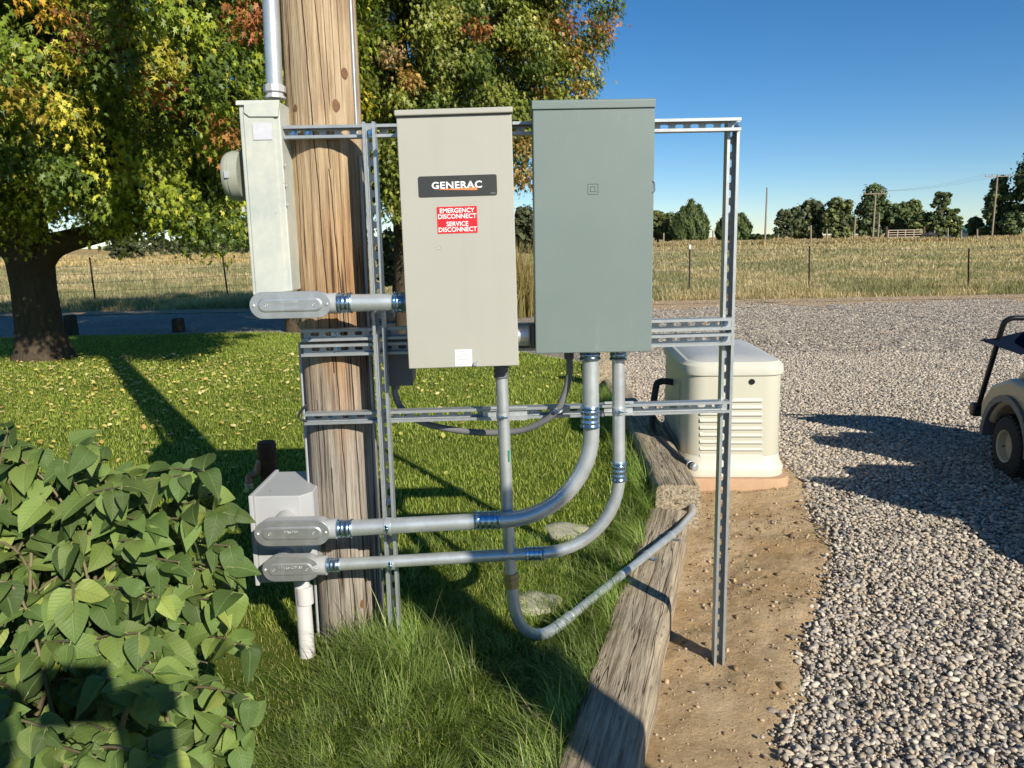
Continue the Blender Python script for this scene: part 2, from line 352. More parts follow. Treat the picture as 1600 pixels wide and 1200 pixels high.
def mk_gravel():
    m = N('gravel_surface', .9, spec=.15); v = m.coord()
    vo = m.n('ShaderNodeTexVoronoi'); m.t.links.new(v, vo.inputs['Vector']); vo.inputs['Scale'].default_value = 38
    sepc = m.n('ShaderNodeSeparateColor'); m.t.links.new(vo.outputs['Color'], sepc.inputs[0])
    st = m.ramp(sepc.outputs[0], [(0., (.18, .165, .14)), (.35, (.33, .295, .24)), (.7, (.46, .41, .33)), (1., (.60, .54, .44))])
    edge = m.ramp(vo.outputs['Distance'], [(.35, 0.), (.7, 1.)])
    c = m.mix(m.math('MULTIPLY', edge, .6), st, (.10, .09, .075))
    big = m.noise(v, .45, 5, .6); c = m.mix(m.ramp(big, [(.45, 0.), (.68, .6)]), c, (.47, .39, .28))
    sp = m.n('ShaderNodeSeparateXYZ'); m.t.links.new(v, sp.inputs[0]); yy = m.math('ADD', sp.outputs[1], m.math('MULTIPLY', m.noise(v, .9, 5, .7), 2.4)); xx = sp.outputs[0]
    sh = m.math('MULTIPLY', m.ramp(m.math('MULTIPLY', m.math('SUBTRACT', yy, 18.0), .7), [(0., 0.), (.9, 1.)]), m.ramp(m.math('MULTIPLY', m.math('ADD', xx, 4.), .25), [(0., 0.), (1., 1.)]))
    c = m.mix(sh, c, m.mix(m.noise(v, 8, 5, .7), (.42, .28, .15), (.68, .50, .31)))
    m.set('Base Color', c); m.bump(m.math('SUBTRACT', 1., vo.outputs['Distance']), 1., .03); return m.m
M['gravel'] = mk_gravel()
def mk_soil():
    m = N('dry_sandy_soil', .95, spec=.1); v = m.coord()
    a = m.noise(v, 3, 8, .7); b = m.noise(v, 26, 6, .7); c = m.mix(m.ramp(a, [(.35, 0.), (.65, 1.)]), (.50, .335, .17), (.70, .53, .325))
    c = m.mix(m.ramp(b, [(.56, 0.), (.78, .55)]), c, (.24, .15, .08)); c = m.mix(m.ramp(m.noise(v, 120, 3), [(.62, 0.), (.7, .6)]), c, (.62, .48, .31))
    m.set('Base Color', c); m.bump(m.math('ADD', m.noise(v, 45, 8, .8), m.math('MULTIPLY', a, .8)), .9, .03); return m.m
M['soil'] = mk_soil()
def mk_lawn():
    m = N('turf_under_grass', .95, spec=.05); v = m.coord()
    c = m.mix(m.ramp(m.noise(v, 2.2, 5, .6), [(.4, 0.), (.65, 1.)]), (.07, .12, .014), (.14, .18, .03)); c = m.mix(m.ramp(m.noise(v, 60, 5, .8), [(.5, 0.), (.7, .7)]), c, (.17, .2, .035))
    m.set('Base Color', c); m.bump(m.noise(v, 90, 4, .8), 1., .02); return m.m
M['lawn'] = mk_lawn()
def mk_field():
    m = N('dry_field_ground', .95, spec=.05); v = m.coord(); sx = m.coord((.35, 1, 1))
    sep = m.n('ShaderNodeSeparateXYZ'); m.t.links.new(v, sep.inputs[0]); y = sep.outputs[1]
    a = m.noise(sx, .35, 7, .65); b = m.noise(sx, 3.5, 6, .75)
    c = m.mix(m.ramp(a, [(.38, 0.), (.62, 1.)]), (.62, .49, .27), (.40, .36, .17)); c = m.mix(m.ramp(b, [(.45, 0.), (.65, .6)]), c, (.42, .32, .16))
    edge = m.ramp(m.math('ADD', m.math('MULTIPLY', m.math('SUBTRACT', y, 19.), .28), m.math('MULTIPLY', m.math('SUBTRACT', b, .5), .9)), [(.25, 1.), (.75, 0.)])
    c = m.mix(edge, c, (.60, .44, .27))
    far = m.ramp(m.math('MULTIPLY', m.math('SUBTRACT', y, 60.), .05), [(0., 0.), (1., .8)]); c = m.mix(far, c, (.42, .29, .12))
    m.set('Base Color', c); m.bump(m.noise(v, 5, 6, .8), 1., .15); return m.m
M['field'] = mk_field()
def mk_pad(c1, c2):
    m = N('cast_concrete', .9, spec=.15); v = m.coord(); m.set('Base Color', m.mix(m.noise(v, 12, 7, .7), c1, c2)); m.bump(m.noise(v, 80, 5, .7), .4, .004); return m.m
M['pad'] = mk_pad((.38, .235, .14), (.54, .365, .24)); M['cover'] = mk_pad((.36, .34, .25), (.52, .50, .38))

# ------------------------------------------------------------------ ground
def zfield(x, y):
    y = np.asarray(y, float); return -.13+np.clip(y-24, 0, 56)*.0165+.05*(vnoise(x, y, .12, 3)-.5)*np.clip((y-22)/10, 0, 1)
def grid(name, xs, ys, zf, mat, keep=None):
    X, Y = np.meshgrid(xs, ys); Z = zf(X, Y); V = np.stack([X, Y, Z], -1).reshape(-1, 3); nx = len(xs)
    i, j = np.meshgrid(np.arange(nx-1), np.arange(len(ys)-1)); a = (j*nx+i).ravel(); Fa = np.stack([a, a+1, a+nx+1, a+nx], -1)
    if keep is not None:
        cen = V[Fa].mean(1); Fa = Fa[keep(cen[:, 0], cen[:, 1])]
    o = np_obj(name, V, Fa, mat, smooth=True); tag(o, kind='structure'); return o
# lawn edge along the timbers
EX = np.array([-.35, .123, .294, .444, .62, .74, .82, .86, .90, .95, 1.0]); EY = np.array([.3, 1.987, 2.545, 3.0, 3.55, 4.0, 4.5, 5.2, 5.9, 7.8, 9.3])
def lawn_right(y): return np.interp(y, EY, EX)+.02
def lawn_far(x): return np.interp(x, [-40, -9.4, -6.1, -4.5, -1, 1.1], [13.2, 14.2, 14.5, 14.3, 12.6, 9.4])
def in_lawn(x, y): return (x < lawn_right(y)) & (y < lawn_far(x)) & (y > -6)
def zlawn(x, y): return -.012*np.clip(y-5, 0, 10)+.02*(vnoise(x, y, 1.1, 1)-.5)
GX = np.array([.3, .896, 1.086, 1.352, 1.662, 1.80, 1.98, 2.05, 1.6, .9]); GY = np.array([.9, 2.157, 2.62, 3.11, 3.64, 4.2, 5.0, 5.9, 6.5, 6.7])
def soil_right(y): return np.where(y > 6.0, .9, np.interp(y, GY[:8], GX[:8]))
g0 = grid('ground', np.linspace(-3000, 3000, 13), np.linspace(-3000, 5000, 17), lambda x, y: x*0-.6, M['field'])
grid('field', np.concatenate([np.linspace(-400, -70, 12), np.linspace(-60, 60, 90), np.linspace(70, 400, 12)]), np.concatenate([np.linspace(19.2, 90, 90), np.geomspace(95, 2500, 14)]), zfield, M['field'])
grid('gravel_drive', np.linspace(-40, 45, 200), np.linspace(-8, 20.5, 110), lambda x, y: -.14+.012*(vnoise(x, y, .9, 4)-.5)-np.where(y > 19.5, .03, 0)-.07*((x > lawn_right(y)-.2) & (x < soil_right(y)-.12) & (y < 6.4)), M['gravel'])
def zsoil(x, y): return -.118+.035*(vnoise(x, y, 2.3, 5)-.5)+.026*(vnoise(x, y, 8, 6)-.5)+.010*(vnoise(x, y, 22, 16)-.5)+.006*(vnoise(x, y, 45, 8)-.5)-.05*np.clip((x-soil_right(y)+.12)/.3, 0, 1)
grid('soil_strip', np.linspace(-.4, 2.6, 240), np.linspace(.6, 6.8, 420), zsoil, M['soil'], lambda x, y: (x > lawn_right(y)-.1) & (x < soil_right(y)+.1))
grid('lawn', np.concatenate([np.linspace(-40, -12, 30), np.linspace(-11.8, 1.2, 260)]), np.linspace(-6, 14.6, 300), zlawn, M['lawn'], in_lawn)

# ---- gravel stones
def ico():
    import bmesh
    bm = bmesh.new(); bmesh.ops.create_icosphere(bm, subdivisions=2, radius=1); v = np.array([q.co[:] for q in bm.verts]); f = np.array([[q.index for q in fc.verts] for fc in bm.faces]); bm.free()
    bm = bmesh.new(); bmesh.ops.create_icosphere(bm, subdivisions=1, radius=1); v1 = np.array([q.co[:] for q in bm.verts]); f1 = np.array([[q.index for q in fc.verts] for fc in bm.faces]); bm.free()
    return v, f, v1, f1
iv2, if2, iv1, if1 = ico()
def zg(x, y): return np.maximum(-.001, np.clip((y-1.5)/4, 0, 1)*(.034*(vnoise(x*.55+y*.2, y*1.5, 1, 81)-.35)+.018*(vnoise(x*1.5, y*3.1, 1, 82)-.4)))
def stones(name, n, box, tv, tf, size, zl=(-.142, -.118), dens=None):
    x = rng.uniform(box[0], box[1], n); y = rng.uniform(box[2], box[3], n)
    kk = ~((y > 17.0+1.6*vnoise(x, y, .7, 77)+1.2*vnoise(x, y, 4, 78)) & (rng.random(n) > .04)); x, y = x[kk], y[kk]; n = len(x)
    k = (x > soil_right(y)-.03-.10*rng.random(n)**2*(rng.random(n) < .4)+.07*(vnoise(x, y, 3.5, 92)-.5)) & (np.abs(x) < .74*y+.3) & ((y > 6.3) | (x > 1.0*0+lawn_right(y))) & ~((np.abs(x-1.40) < .42) & (np.abs(y-5.5) < .75))
    k &= ~((y > 6.3) & (x < lawn_right(y)+.25)); x, y = x[k], y[k]; n = len(x)
    s = np.minimum(size*np.exp(rng.normal(0, .42, n)), size*1.75); ax = np.stack([rng.uniform(.8, 1.5, n), rng.uniform(.65, 1.0, n), rng.uniform(.38, .75, n)], -1)*s[:, None]
    til = frames(np.stack([rng.normal(0, .35, n), rng.normal(0, .35, n), np.ones(n)], -1)); Mx = til*ax[:, None, :]
    pos = np.stack([x, y, rng.uniform(zl[0], zl[1], n)+.02*(vnoise(x, y, 1.7, 9)-.4)+zg(x, y)], -1)
    pal = np.array([(.44, .375, .28), (.51, .435, .325), (.33, .285, .225), (.48, .395, .28), (.25, .225, .19), (.59, .51, .39), (.38, .33, .265), (.44, .345, .235)])
    col = pal[rng.integers(0, len(pal), n)]*rng.uniform(.8, 1.25, (n, 1))*np.array([.97, .99, 1.06])
    # lumpy template variants
    Vs, Fs, Cs = [], [], []; b = 0
    var = rng.integers(0, 6, n)
    for q in range(6):
        rq = np.random.default_rng(q+40); lump = tv*(1+.16*np.sin(tv@rq.normal(0, 2.2, 3)+q))[:, None]*(1+.1*np.cos(tv@rq.normal(0, 3, 3)))[:, None]
        kk = var == q; V_, F_, c_, _ = scatter(lump, tf, pos[kk], Mx[kk], col[kk]); Vs.append(V_); Fs.append(F_+b); Cs.append(c_); b += len(V_)
    o = np_obj(name, np.concatenate(Vs), np.concatenate(Fs), M['stone'], np.concatenate(Cs), smooth=True)
    tag(o, kind='stuff'); return o
a = stones('gravel_stones', 118000, (.6, 4.8, 1.6, 5.0), iv2, if2, .0082, (-.144, -.108)); tag(a, 'loose rounded river gravel in grey and cream at the right', 'gravel')
a = stones('gravel_stones', 260000, (.9, 8.4, 5.0, 10.5), iv1, if1, .0108, (-.144, -.12)); tag(a, 'finer looking gravel further back behind the generator and cart', 'gravel')
a = stones('gravel_fines', 150000, (.6, 4.8, 1.6, 5.5), iv1, if1, .0042, (-.136, -.122)); tag(a, 'fine grit lying between the nearer pebbles', 'grit')
oc_v = np.array([(1, 0, 0), (0, 1, 0), (-1, 0, 0), (0, -1, 0), (0, 0, 1.)]); oc_f = np.array([(0, 1, 4), (1, 2, 4), (2, 3, 4), (3, 0, 4)])
a = stones('gravel_stones', 300000, (.9, 15.5, 10.5, 20.3), oc_v, oc_f, .0145, (-.146, -.132)); tag(a, 'far gravel of the drive up to the field edge', 'gravel')
# crumbs and pebbles on the soil
n = 7000; x = rng.uniform(.2, 2.2, n); y = rng.uniform(1.5, 6, n); k = (x > lawn_right(y)+.22) & (x < soil_right(y)-.02) & (rng.random(n) < .5+.5*(vnoise(x, y, 3, 2) > .5)); x, y = x[k], y[k]; n = len(x)
s = .0035*np.exp(rng.normal(0, .5, n)); Mx = frames(rng.normal(size=(n, 3)))*(s[:, None, None]); pal = np.array([(.26, .17, .09), (.5, .36, .22), (.42, .34, .24), (.20, .13, .08)])
V_, F_, c_, _ = scatter(iv1*np.array([1.3, 1, .7]), if1, np.stack([x, y, zsoil(x, y)+s*.4], -1), Mx, pal[rng.integers(0, 4, n)])
tag(np_obj('soil_crumbs', V_, F_, M['stone'], c_), 'small clods and pebbles strewn over the bare sandy soil', 'clods', kind='stuff')
# straw on the soil
n = 4200; x = rng.uniform(.2, 2.1, n); y = rng.uniform(1.7, 5.5, n); k = (x > lawn_right(y)+.22) & (x < soil_right(y)) & (vnoise(x, y, 2.1, 22) > .42); x, y = x[k], y[k]; n = len(x)
tv = np.array([(-.5, 0, 0), (0, .08, .06), (.5, 0, 0), (0, -.03, .06)]); tf = np.array([(0, 1, 2, 3)])
Mx = rotz(rng.uniform(0, 6.28, n))*(np.stack([rng.uniform(.02, .075, n), rng.uniform(.012, .02, n), rng.uniform(.03, .08, n)], -1)[:, None, :])
cc = np.array([(.5, .38, .2), (.30, .2, .1), (.14, .09, .05)])[rng.integers(0, 3, n)]
V_, F_, c_, _ = scatter(tv, tf, np.stack([x, y, zsoil(x, y)+.006], -1), Mx, cc); tag(np_obj('straw_litter', V_, F_, M['grass'], c_), 'dry straw and thin twigs lying on the bare soil', 'straw', kind='stuff')

# ---- grass
def blades(name, x, y, z, h, wd, lean, cols, segs=3, dirv=None):
    n = len(x); tv = []; tf = []
    for i in range(segs+1):
        t = i/segs; ww = (1-t**1.6)*.5
        if i < segs: tv += [(-ww, t), (ww, t)]
        else: tv += [(0, t), (0.001, t)]
    for i in range(segs): b = 2*i; tf.append((b, b+1, b+3, b+2))
    tv = np.array(tv); tf = np.array(tf); a = rng.uniform(0, 2*math.pi, n) if dirv is None else dirv+rng.normal(0, .7, n)
    t = tv[:, 1][None, :]; u = tv[:, 0][None, :]*wd[:, None]
    out = lean[:, None]*h[:, None]*t**1.9; up = h[:, None]*t*np.sqrt(np.clip(1-.55*lean[:, None]**2*t, .12, 1))
    ca, sa = np.cos(a)[:, None], np.sin(a)[:, None]
    V = np.stack([x[:, None]+out*ca-u*sa, y[:, None]+out*sa+u*ca, z[:, None]+up], -1)
    Fa = tf[None]+(np.arange(n)*len(tv))[:, None, None]
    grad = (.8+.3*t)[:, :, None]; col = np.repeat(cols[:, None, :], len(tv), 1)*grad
    return V.reshape(-1, 3), Fa.reshape(-1, 4), col.reshape(-1, 3)
def gcol(n, pal, wts, jit=.22):
    pal = np.array(pal); c = pal[rng.choice(len(pal), n, p=np.array(wts)/sum(wts))]; return c*rng.uniform(1-jit, 1+jit, (n, 1))
def cull(x, y, m=.3): return (np.abs(x) < .72*y+m)
# mown lawn, density falling with distance
Vs = []; b = 0; acc = ([], [], [])
for (y0, y1, dens, hh, ww) in ((1.5, 3.4, 9000, .035, .0028), (3.4, 5.5, 6500, .032, .0036), (5.5, 8.5, 3600, .032, .0052), (8.5, 14.4, 1700, .034, .0085)):
    A = (.72*y1*2+.4)*(y1-y0); n = int(A*dens); x = rng.uniform(-.72*y1-.3, 1.2, int(n*.62)); n = len(x); y = rng.uniform(y0, y1, n)
    k = in_lawn(x, y) & cull(x, y); x, y = x[k], y[k]; n = len(x)
    patch = vnoise(x, y, 1.3, 11)*.6+vnoise(x, y, 4.5, 12)*.4; ypatch = vnoise(x, y, .7, 13)
    dry = np.clip(1.6-1.6*np.hypot((x+1.02)/.42, (y-2.35)/.55), 0, 1)   # worn spot left of the pole
    c = gcol(n, [(.33, .41, .06), (.46, .51, .09), (.24, .32, .05), (.60, .57, .2)], [4, 3, 3, 1])*(.75+.5*patch)[:, None]
    c = c*(1-dry[:, None]*.8)+np.array([.30, .22, .12])*dry[:, None]*.8
    h = hh*rng.uniform(.5, 1.3, n)*(1-.6*dry)
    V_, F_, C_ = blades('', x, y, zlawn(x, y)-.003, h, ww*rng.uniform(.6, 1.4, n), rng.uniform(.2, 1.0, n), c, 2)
    acc[0].append(V_); acc[1].append(F_+b); acc[2].append(C_); b += len(V_)
tag(np_obj('mown_grass', *[np.concatenate(q) for q in acc[:2]], M['grass'], np.concatenate(acc[2])), 'short mown green lawn around the pole and tree', 'grass', kind='stuff')
# long grass: foreground, round the pole, along the timbers
def longgrass(n, gen, hm, wm, lean, pal, wts, dirf=None):
    x, y = gen(n); k = in_lawn(x, y) & cull(x, y, .6); x, y = x[k], y[k]; n = len(x)
    k = (np.hypot((x+1.02)/.34, (y-2.35)/.5) > 1) | (rng.random(n) < .12); x, y = x[k], y[k]; n = len(x)
    # tufts share a direction
    tid = (np.floor(x/.09)*131+np.floor(y/.09)*17).astype(np.int64) % 997; dirs = np.random.default_rng(3).uniform(0, 6.28, 997)[tid]
    if dirf is not None: dirs = dirf(x, y)+np.random.default_rng(4).normal(0, .8, 997)[tid]
    c = gcol(n, pal, wts)*(.7+.6*vnoise(x, y, 3, 31))[:, None]
    tb_ = np.random.default_rng(9).uniform(.62, 1.35, 997)[tid]; c = c*tb_[:, None]
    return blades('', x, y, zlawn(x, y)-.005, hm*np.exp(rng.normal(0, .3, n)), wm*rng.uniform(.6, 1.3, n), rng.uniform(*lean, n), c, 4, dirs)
PALG = [(.15, .235, .04), (.22, .31, .06), (.30, .37, .11), (.46, .44, .22)]; acc = ([], [], []); b = 0
specs = [
 (30000, lambda n: (rng.uniform(-1.15, .2, n), rng.uniform(1.45, 2.5, n)), .058, .0032, (.6, 1.3), [4, 4, 3, 1], lambda x, y: np.where(x < -.35, 3.6, 5.2)),
 (3800, lambda n: (-.47+rng.normal(0, .09, n), 2.52+rng.normal(0, .07, n)), .115, .004, (.3, 1.0), [4, 4, 2, 1], None),
 (2600, lambda n: (-.33+rng.normal(0, .09, n), 2.44+rng.normal(0, .12, n)), .085, .004, (.3, 1.0), [4, 4, 2, 1], None),
 (9000, lambda n: (lambda y: (lawn_right(y)-np.abs(rng.normal(0, .10, n))-.01, y))(rng.uniform(1.4, 3.8, n)), .085, .0042, (.4, 1.1), [4, 4, 2, 1], lambda x, y: x*0+3.4),
 (3600, lambda n: (lambda y: (lawn_right(y)-np.abs(rng.normal(0, .10, n))-.01, y))(rng.uniform(3.8, 7.5, n)), .13, .005, (.4, 1.0), [4, 4, 2, 0], None),
 (7000, lambda n: (rng.uniform(-.5, .5, n), rng.uniform(2.6, 3.7, n)), .045, .0034, (.5, 1.1), [5, 4, 2, 1], None),
]
for n, g, hm, wm, ln, wt, df in specs:
    V_, F_, C_ = longgrass(n, g, hm, wm, ln, PALG, wt, df); acc[0].append(V_); acc[1].append(F_+b); acc[2].append(C_); b += len(V_)
tag(np_obj('long_grass', *[np.concatenate(q) for q in acc[:2]], M['grass'], np.concatenate(acc[2])), 'long unmown grass tufts in front of the pole and along the timbers', 'grass', kind='stuff')
# field grass
acc = ([], [], []); b = 0
for (y0, y1, n, hh, ww) in ((20.2, 22.3, 30000, .13, .022), (22.3, 32, 70000, .12, .034), (32, 50, 50000, .14, .06), (50, 82, 38000, .17, .10)):
    x = rng.uniform(-.75*y1, .75*y1, n); y = rng.uniform(y0, y1, n); k = cull(x, y, 1); x, y = x[k], y[k]; n = len(x)
    p = vnoise(x, y, .35, 51)*.5+vnoise(x, y, 1.2, 52)*.5; g = np.clip((p-.43)*6, 0, 1)[:, None]*np.array([.8])[None]
    dry = gcol(n, [(.62, .51, .30), (.53, .42, .23), (.43, .34, .19)], [3, 3, 2]); gr = gcol(n, [(.19, .215, .09), (.30, .30, .14)], [1, 1])
    g = np.where((y > 55)[:, None], g*.3, g); c = dry*(1-g)+gr*g
    h = hh*rng.uniform(.4, 1.7, n)*(1+1.4*np.clip(1-np.abs(y-21.6)/1.0, 0, 1)*(vnoise(x, y, .9, 55) > .45))
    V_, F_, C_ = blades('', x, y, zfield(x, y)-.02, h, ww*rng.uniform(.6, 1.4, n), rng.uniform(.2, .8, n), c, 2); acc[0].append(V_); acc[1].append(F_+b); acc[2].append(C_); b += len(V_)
tag(np_obj('field_grass', *[np.concatenate(q) for q in acc[:2]], M['grass'], np.concatenate(acc[2])), 'dry straw coloured pasture grass with green patches beyond the fence', 'grass', kind='stuff')
# fallen leaves
n = 8500; x = rng.uniform(-9, .8, n); y = 3.2+8*rng.random(n)**.75; k = in_lawn(x, y) & (rng.random(n) < np.clip(1.15-np.hypot((x+4.5)/4.8, (y-8.6)/4.2), .03, 1)); x, y = x[k], y[k]; n = len(x)
tv = np.array([(0, -.5, 0), (.38, -.1, .12), (.22, .4, .05), (0, .6, 0), (-.22, .4, .08), (-.38, -.1, .15)]); tf = np.array([(0, 1, 2, 3), (0, 3, 4, 5)])
Z = np.stack([rng.normal(0, .35, n), rng.normal(0, .35, n), np.ones(n)], -1); Mx = frames(Z)*(rng.uniform(.018, .055, n)[:, None, None])
cc = gcol(n, [(.62, .52, .14), (.70, .58, .28), (.50, .32, .10), (.48, .46, .12)], [4, 3, 1, 2]); V_, F_, c_, _ = scatter(tv, tf, np.stack([x, y, zlawn(x, y)+.032], -1), Mx, cc)
tag(np_obj('fallen_leaves', V_, F_, M['leaf'], c_), 'yellow fallen leaves scattered over the lawn', 'leaves', kind='stuff')
# ================================================================== OBJECTS
YU, YR, YB = 2.60, 2.641, 2.682      # left upright, rails, right upright: front planes
# ---- utility pole
pb = P(552, 990, 2.81); pt = P(497, 0, 2.81); lean = (pt-pb)/(pt[2]-pb[2])
def pole_c(z): return pb+lean*(z-pb[2])
pole = empty('utility_pole', pole_c(0.), 'tall weathered brown wooden pole with knots and long cracks', 'utility pole')
m = MB(); rings = []
for z in np.linspace(-.3, 8, 60):
    c = pole_c(z); ring = []
    for k in range(72):
        a = 2*math.pi*k/72; rr = .1265*(1-.012*max(0, z-2))+.0016*math.sin(5*a+z*1.3)+.0022*(vnoise(a*9, z*.6, 1, 61)-.5)*2
        # long seasoning check on the camera side
        for ac, wz in ((-1.72, 0.03), (-1.30, .02)):
            da = abs((a-2*math.pi-ac-.04*math.sin(z*1.1)) if a > math.pi else 9)
            rr -= .008*math.exp(-(da/wz)**2)
        ring.append(c+np.array([math.cos(a)*rr, math.sin(a)*rr, 0]))
    rings.append(ring)
m.loft(rings).build('pole_shaft', M['pole'], pole, smooth=60)
def knot(px, py, s):
    p = P(px, py, 2.70); c = pole_c(p[2]); d = unit((p-c)*[1, 1, 0]); q = c+d*.1262; u = np.cross([0, 0, 1], d)
    mm = MB(); mm.lathe(q-d*.006, d, [(0, s*1.25), (.0058, s*1.2), (.0074, s*.95), (.0066, s*.6), (.0072, s*.3), (.0070, .0005)], 14)
    mm.v = [tuple(q+(np.array(v_)-q)*[1, 1, 1.45]) for v_ in mm.v]; o = mm.build('knot', M['knot'], pole, smooth=50); return o
M['knot'] = plain('dark_knot_wood', (.17, .085, .04), .85, 0, .45, 60, .4, 150)
knot(525, 165, .0125); knot(459, 168, .007); knot(550, 112, .011); knot(508, 392, .005); knot(569+0, 944, .012)
def wirepath(pts, r, name, mat, par): MB().tube(pts, r, 8).build(name, mat, par, smooth=60)
def on_pole(z, ang, r=.128): c = pole_c(z); return c+np.array([math.cos(ang)*r, math.sin(ang)*r, 0])
wirepath([on_pole(z, rad(-24), .131) for z in (1.86, 2.6, 3.5, 5)], .006, 'ground_wire', M['strut'], pole)
wirepath([on_pole(z, rad(198), .131) for z in (-.02, .4, .9, 1.15)], .008, 'cable_moulding', M['castgrey'], pole)
wirepath([on_pole(z, rad(-18), .131) for z in (-.02, .4, .9, 1.8)], .005, 'ground_wire', M['castgrey'], pole)

# ---- strut channel
def strut(p0, p1, ang=0., label='', n_bolts=(), W=.0413, D=.041, group='galvanised strut channels of the frame'):
    """front opening towards -y; p0,p1: centre line of the front lips"""
    p0 = np.array(p0); p1 = np.array(p1); L = np.linalg.norm(p1-p0); ax = (p1-p0)/L
    fr = unit(np.array([0, -1., 0])-ax*np.dot([0, -1, 0], ax)); wv = np.cross(ax, fr); t = .0026
    def pt(s, w_, d_): return p0+ax*s+wv*w_-fr*d_      # d_ depth behind the front
    root = empty('strut_channel', p0 if p0[2] < p1[2] else p1, label, 'strut channel', group)
    m = MB()
    for sg in (-1, 1):
        h = W/2
        sec = [(h, 0), (h, D-t), (h-t, D-t), (h-t, t), (h-.0095+t, t), (h-.0095+t, .0085), (h-.0095, .0085), (h-.0095, 0)]
        m.loft([[pt(s, sg*a, d_) for a, d_ in sec] for s in (0, L)])
    # slotted web
    pitch = .0508; nS = max(1, int(L//pitch)); off = (L-nS*pitch)/2; hw = W/2
    def plate(d_):
        pass
    for i in range(nS):
        s0 = off+i*pitch if i else 0; s1 = off+(i+1)*pitch if i < nS-1 else L; c = off+(i+.5)*pitch
        a, r = .0075, .0068; K = 6; slot = []
        for k in range(K+1): q = -math.pi/2+math.pi*k/K; slot.append((c+a+r*math.cos(q), r*math.sin(q)))
        for k in range(K+1): q = math.pi/2+math.pi*k/K; slot.append((c-a+r*math.cos(q), r*math.sin(q)))
        n = len(slot); outer = []
        for k, (x, y) in enumerate(slot):
            if k <= K: q = -1+2*k/K; outer.append((s1, hw*q) if 0 < k < K else (s1, hw*q))
            else: q = 1-2*(k-K-1)/K; outer.append((s0, hw*q))
        for d_ in (D-t, D):
            vs = [pt(x, y, d_) for x, y in slot]+[pt(x, y, d_) for x, y in outer]
            fs = [(k, (k+1) % n, n+(k+1) % n, n+k) for k in range(n)]
            if d_ == D: fs = [f[::-1] for f in fs]
            m.add(vs, fs)
        vs = [pt(x, y, D-t) for x, y in slot]+[pt(x, y, D) for x, y in slot]; m.add(vs, [(k, k+n, (k+1) % n+n, (k+1) % n) for k in range(n)])
        if i in (0, nS-1):
            s_ = 0 if i == 0 else L; m.add([pt(s_, -hw, D-t), pt(s_, hw, D-t), pt(s_, hw, D), pt(s_, -hw, D)], [(0, 1, 2, 3)])
    m.build('channel', M['strut'], root)
    for s in n_bolts:
        b = MB(); q = pt(s, 0, D-t); b.lathe(q, fr, [(0, .0125), (.002, .0125), (.002, .0095)], 18); b.lathe(q+fr*.002, fr, [(0, .0095), (.006, .0095), (.0075, .008), (.0075, .0045), (.016, .0045), (.016, .001)], 6)
        bo = b.build('bolt', M['blue'], root)
    return root, pt, L
lu0 = P(619, 1040, YU); lu1 = P(575, 190, YU)
strut(lu0, lu1, label='upright slotted channel beside the wooden pole, at the left of the beige box', n_bolts=(P(582, 648, YU)[2]-lu0[2], P(575, 206, YU)[2]-lu0[2], .62, .40))
ru0 = P(1123.5, 1062, YB); ru1 = P(1147, 188, YB)
strut(ru0, ru1, label='free standing upright slotted channel set in bare soil at the right end', n_bolts=())
def rail(a, b, lab, bolts):
    p0 = P(*a, YR); p1 = P(*b, YR+.004); r = strut(p0, p1, label=lab, n_bolts=[P(x, 500, YR)[0]-p0[0] for x in bolts]); return p0, p1
top0, top1 = rail((443, 206.5), (1158.5, 193.5), 'topmost horizontal channel, behind the tops of both boxes', (475, 497, 1148))
rail((470, 525), (1148.5, 506), 'upper of the two close horizontal channels at the foot of the boxes', (517, 1138))
rail((470, 548.5), (1148.5, 530), 'lower of the two close horizontal channels at the foot of the boxes', (520, 1138))
rail((475, 655.5), (1141, 636), 'lowest horizontal channel, crossing the vertical pipes', (508, 538, 1131, 1020-190))
# joining splice plates on the lowest rail
for x0_, x1_, y_ in ((754, 824, 648), (945, 990, 640)):
    a = P(x0_, y_-1, YR-.004); b = P(x1_, y_-2.5, YR-.004); c = (a+b)/2; h = (b[0]-a[0])/2
    mm = MB(); mm.obox(c+[0, .002, .021], [(1, 0, 0), (0, 1, 0), (0, 0, 1)], (h, .002, .004)); mm.obox(c+[0, .002, -.021], [(1, 0, 0), (0, 1, 0), (0, 0, 1)], (h, .002, .004)); mm.obox(c+[0, .02, 0], [(1, 0, 0), (0, 1, 0), (0, 0, 1)], (h, .0015, .0175))
    o = mm.build('splice_plate', M['pipe'], base=c-[0, 0, .025]); tag(o, 'bright splice plate on the lowest channel '+('behind the central vertical pipe' if x0_ == 754 else 'just left of the narrower right-hand pipe'), 'splice plate', 'splice plates on the lowest channel')

# ---- text helper
def text(body, size, p, xdir, mat, parent, name='lettering', align='CENTER', bold=0., sx=1., thick=.0004, sp=1.):
    """p: centre of the base line; faces -y side"""
    cu = bpy.data.curves.new(name, 'FONT'); cu.body = body; cu.size = size; cu.align_x = align; cu.offset = bold; cu.space_character = sp; cu.extrude = thick; cu.resolution_u = 3
    to = bpy.data.objects.new('tmp', cu); C.objects.link(to); dg = bpy.context.evaluated_depsgraph_get(); dg.update(); me = bpy.data.meshes.new_from_object(to.evaluated_get(dg)); bpy.data.objects.remove(to)
    x = unit(xdir); nrm = unit(np.cross(x, [0, 0, 1])); z = np.cross(nrm, x)
    n = len(me.vertices); v = np.zeros(n*3); me.vertices.foreach_get('co', v); v = v.reshape(-1, 3)
    W_ = np.array(p)[None]+v[:, :1]*sx*x+v[:, 1:2]*z+v[:, 2:3]*nrm
    me.vertices.foreach_set('co', (W_-wloc(parent)).ravel()); me.materials.clear(); me.materials.append(mat); me.update()
    o = bpy.data.objects.new(name, me); C.objects.link(o); o.parent = parent; return o
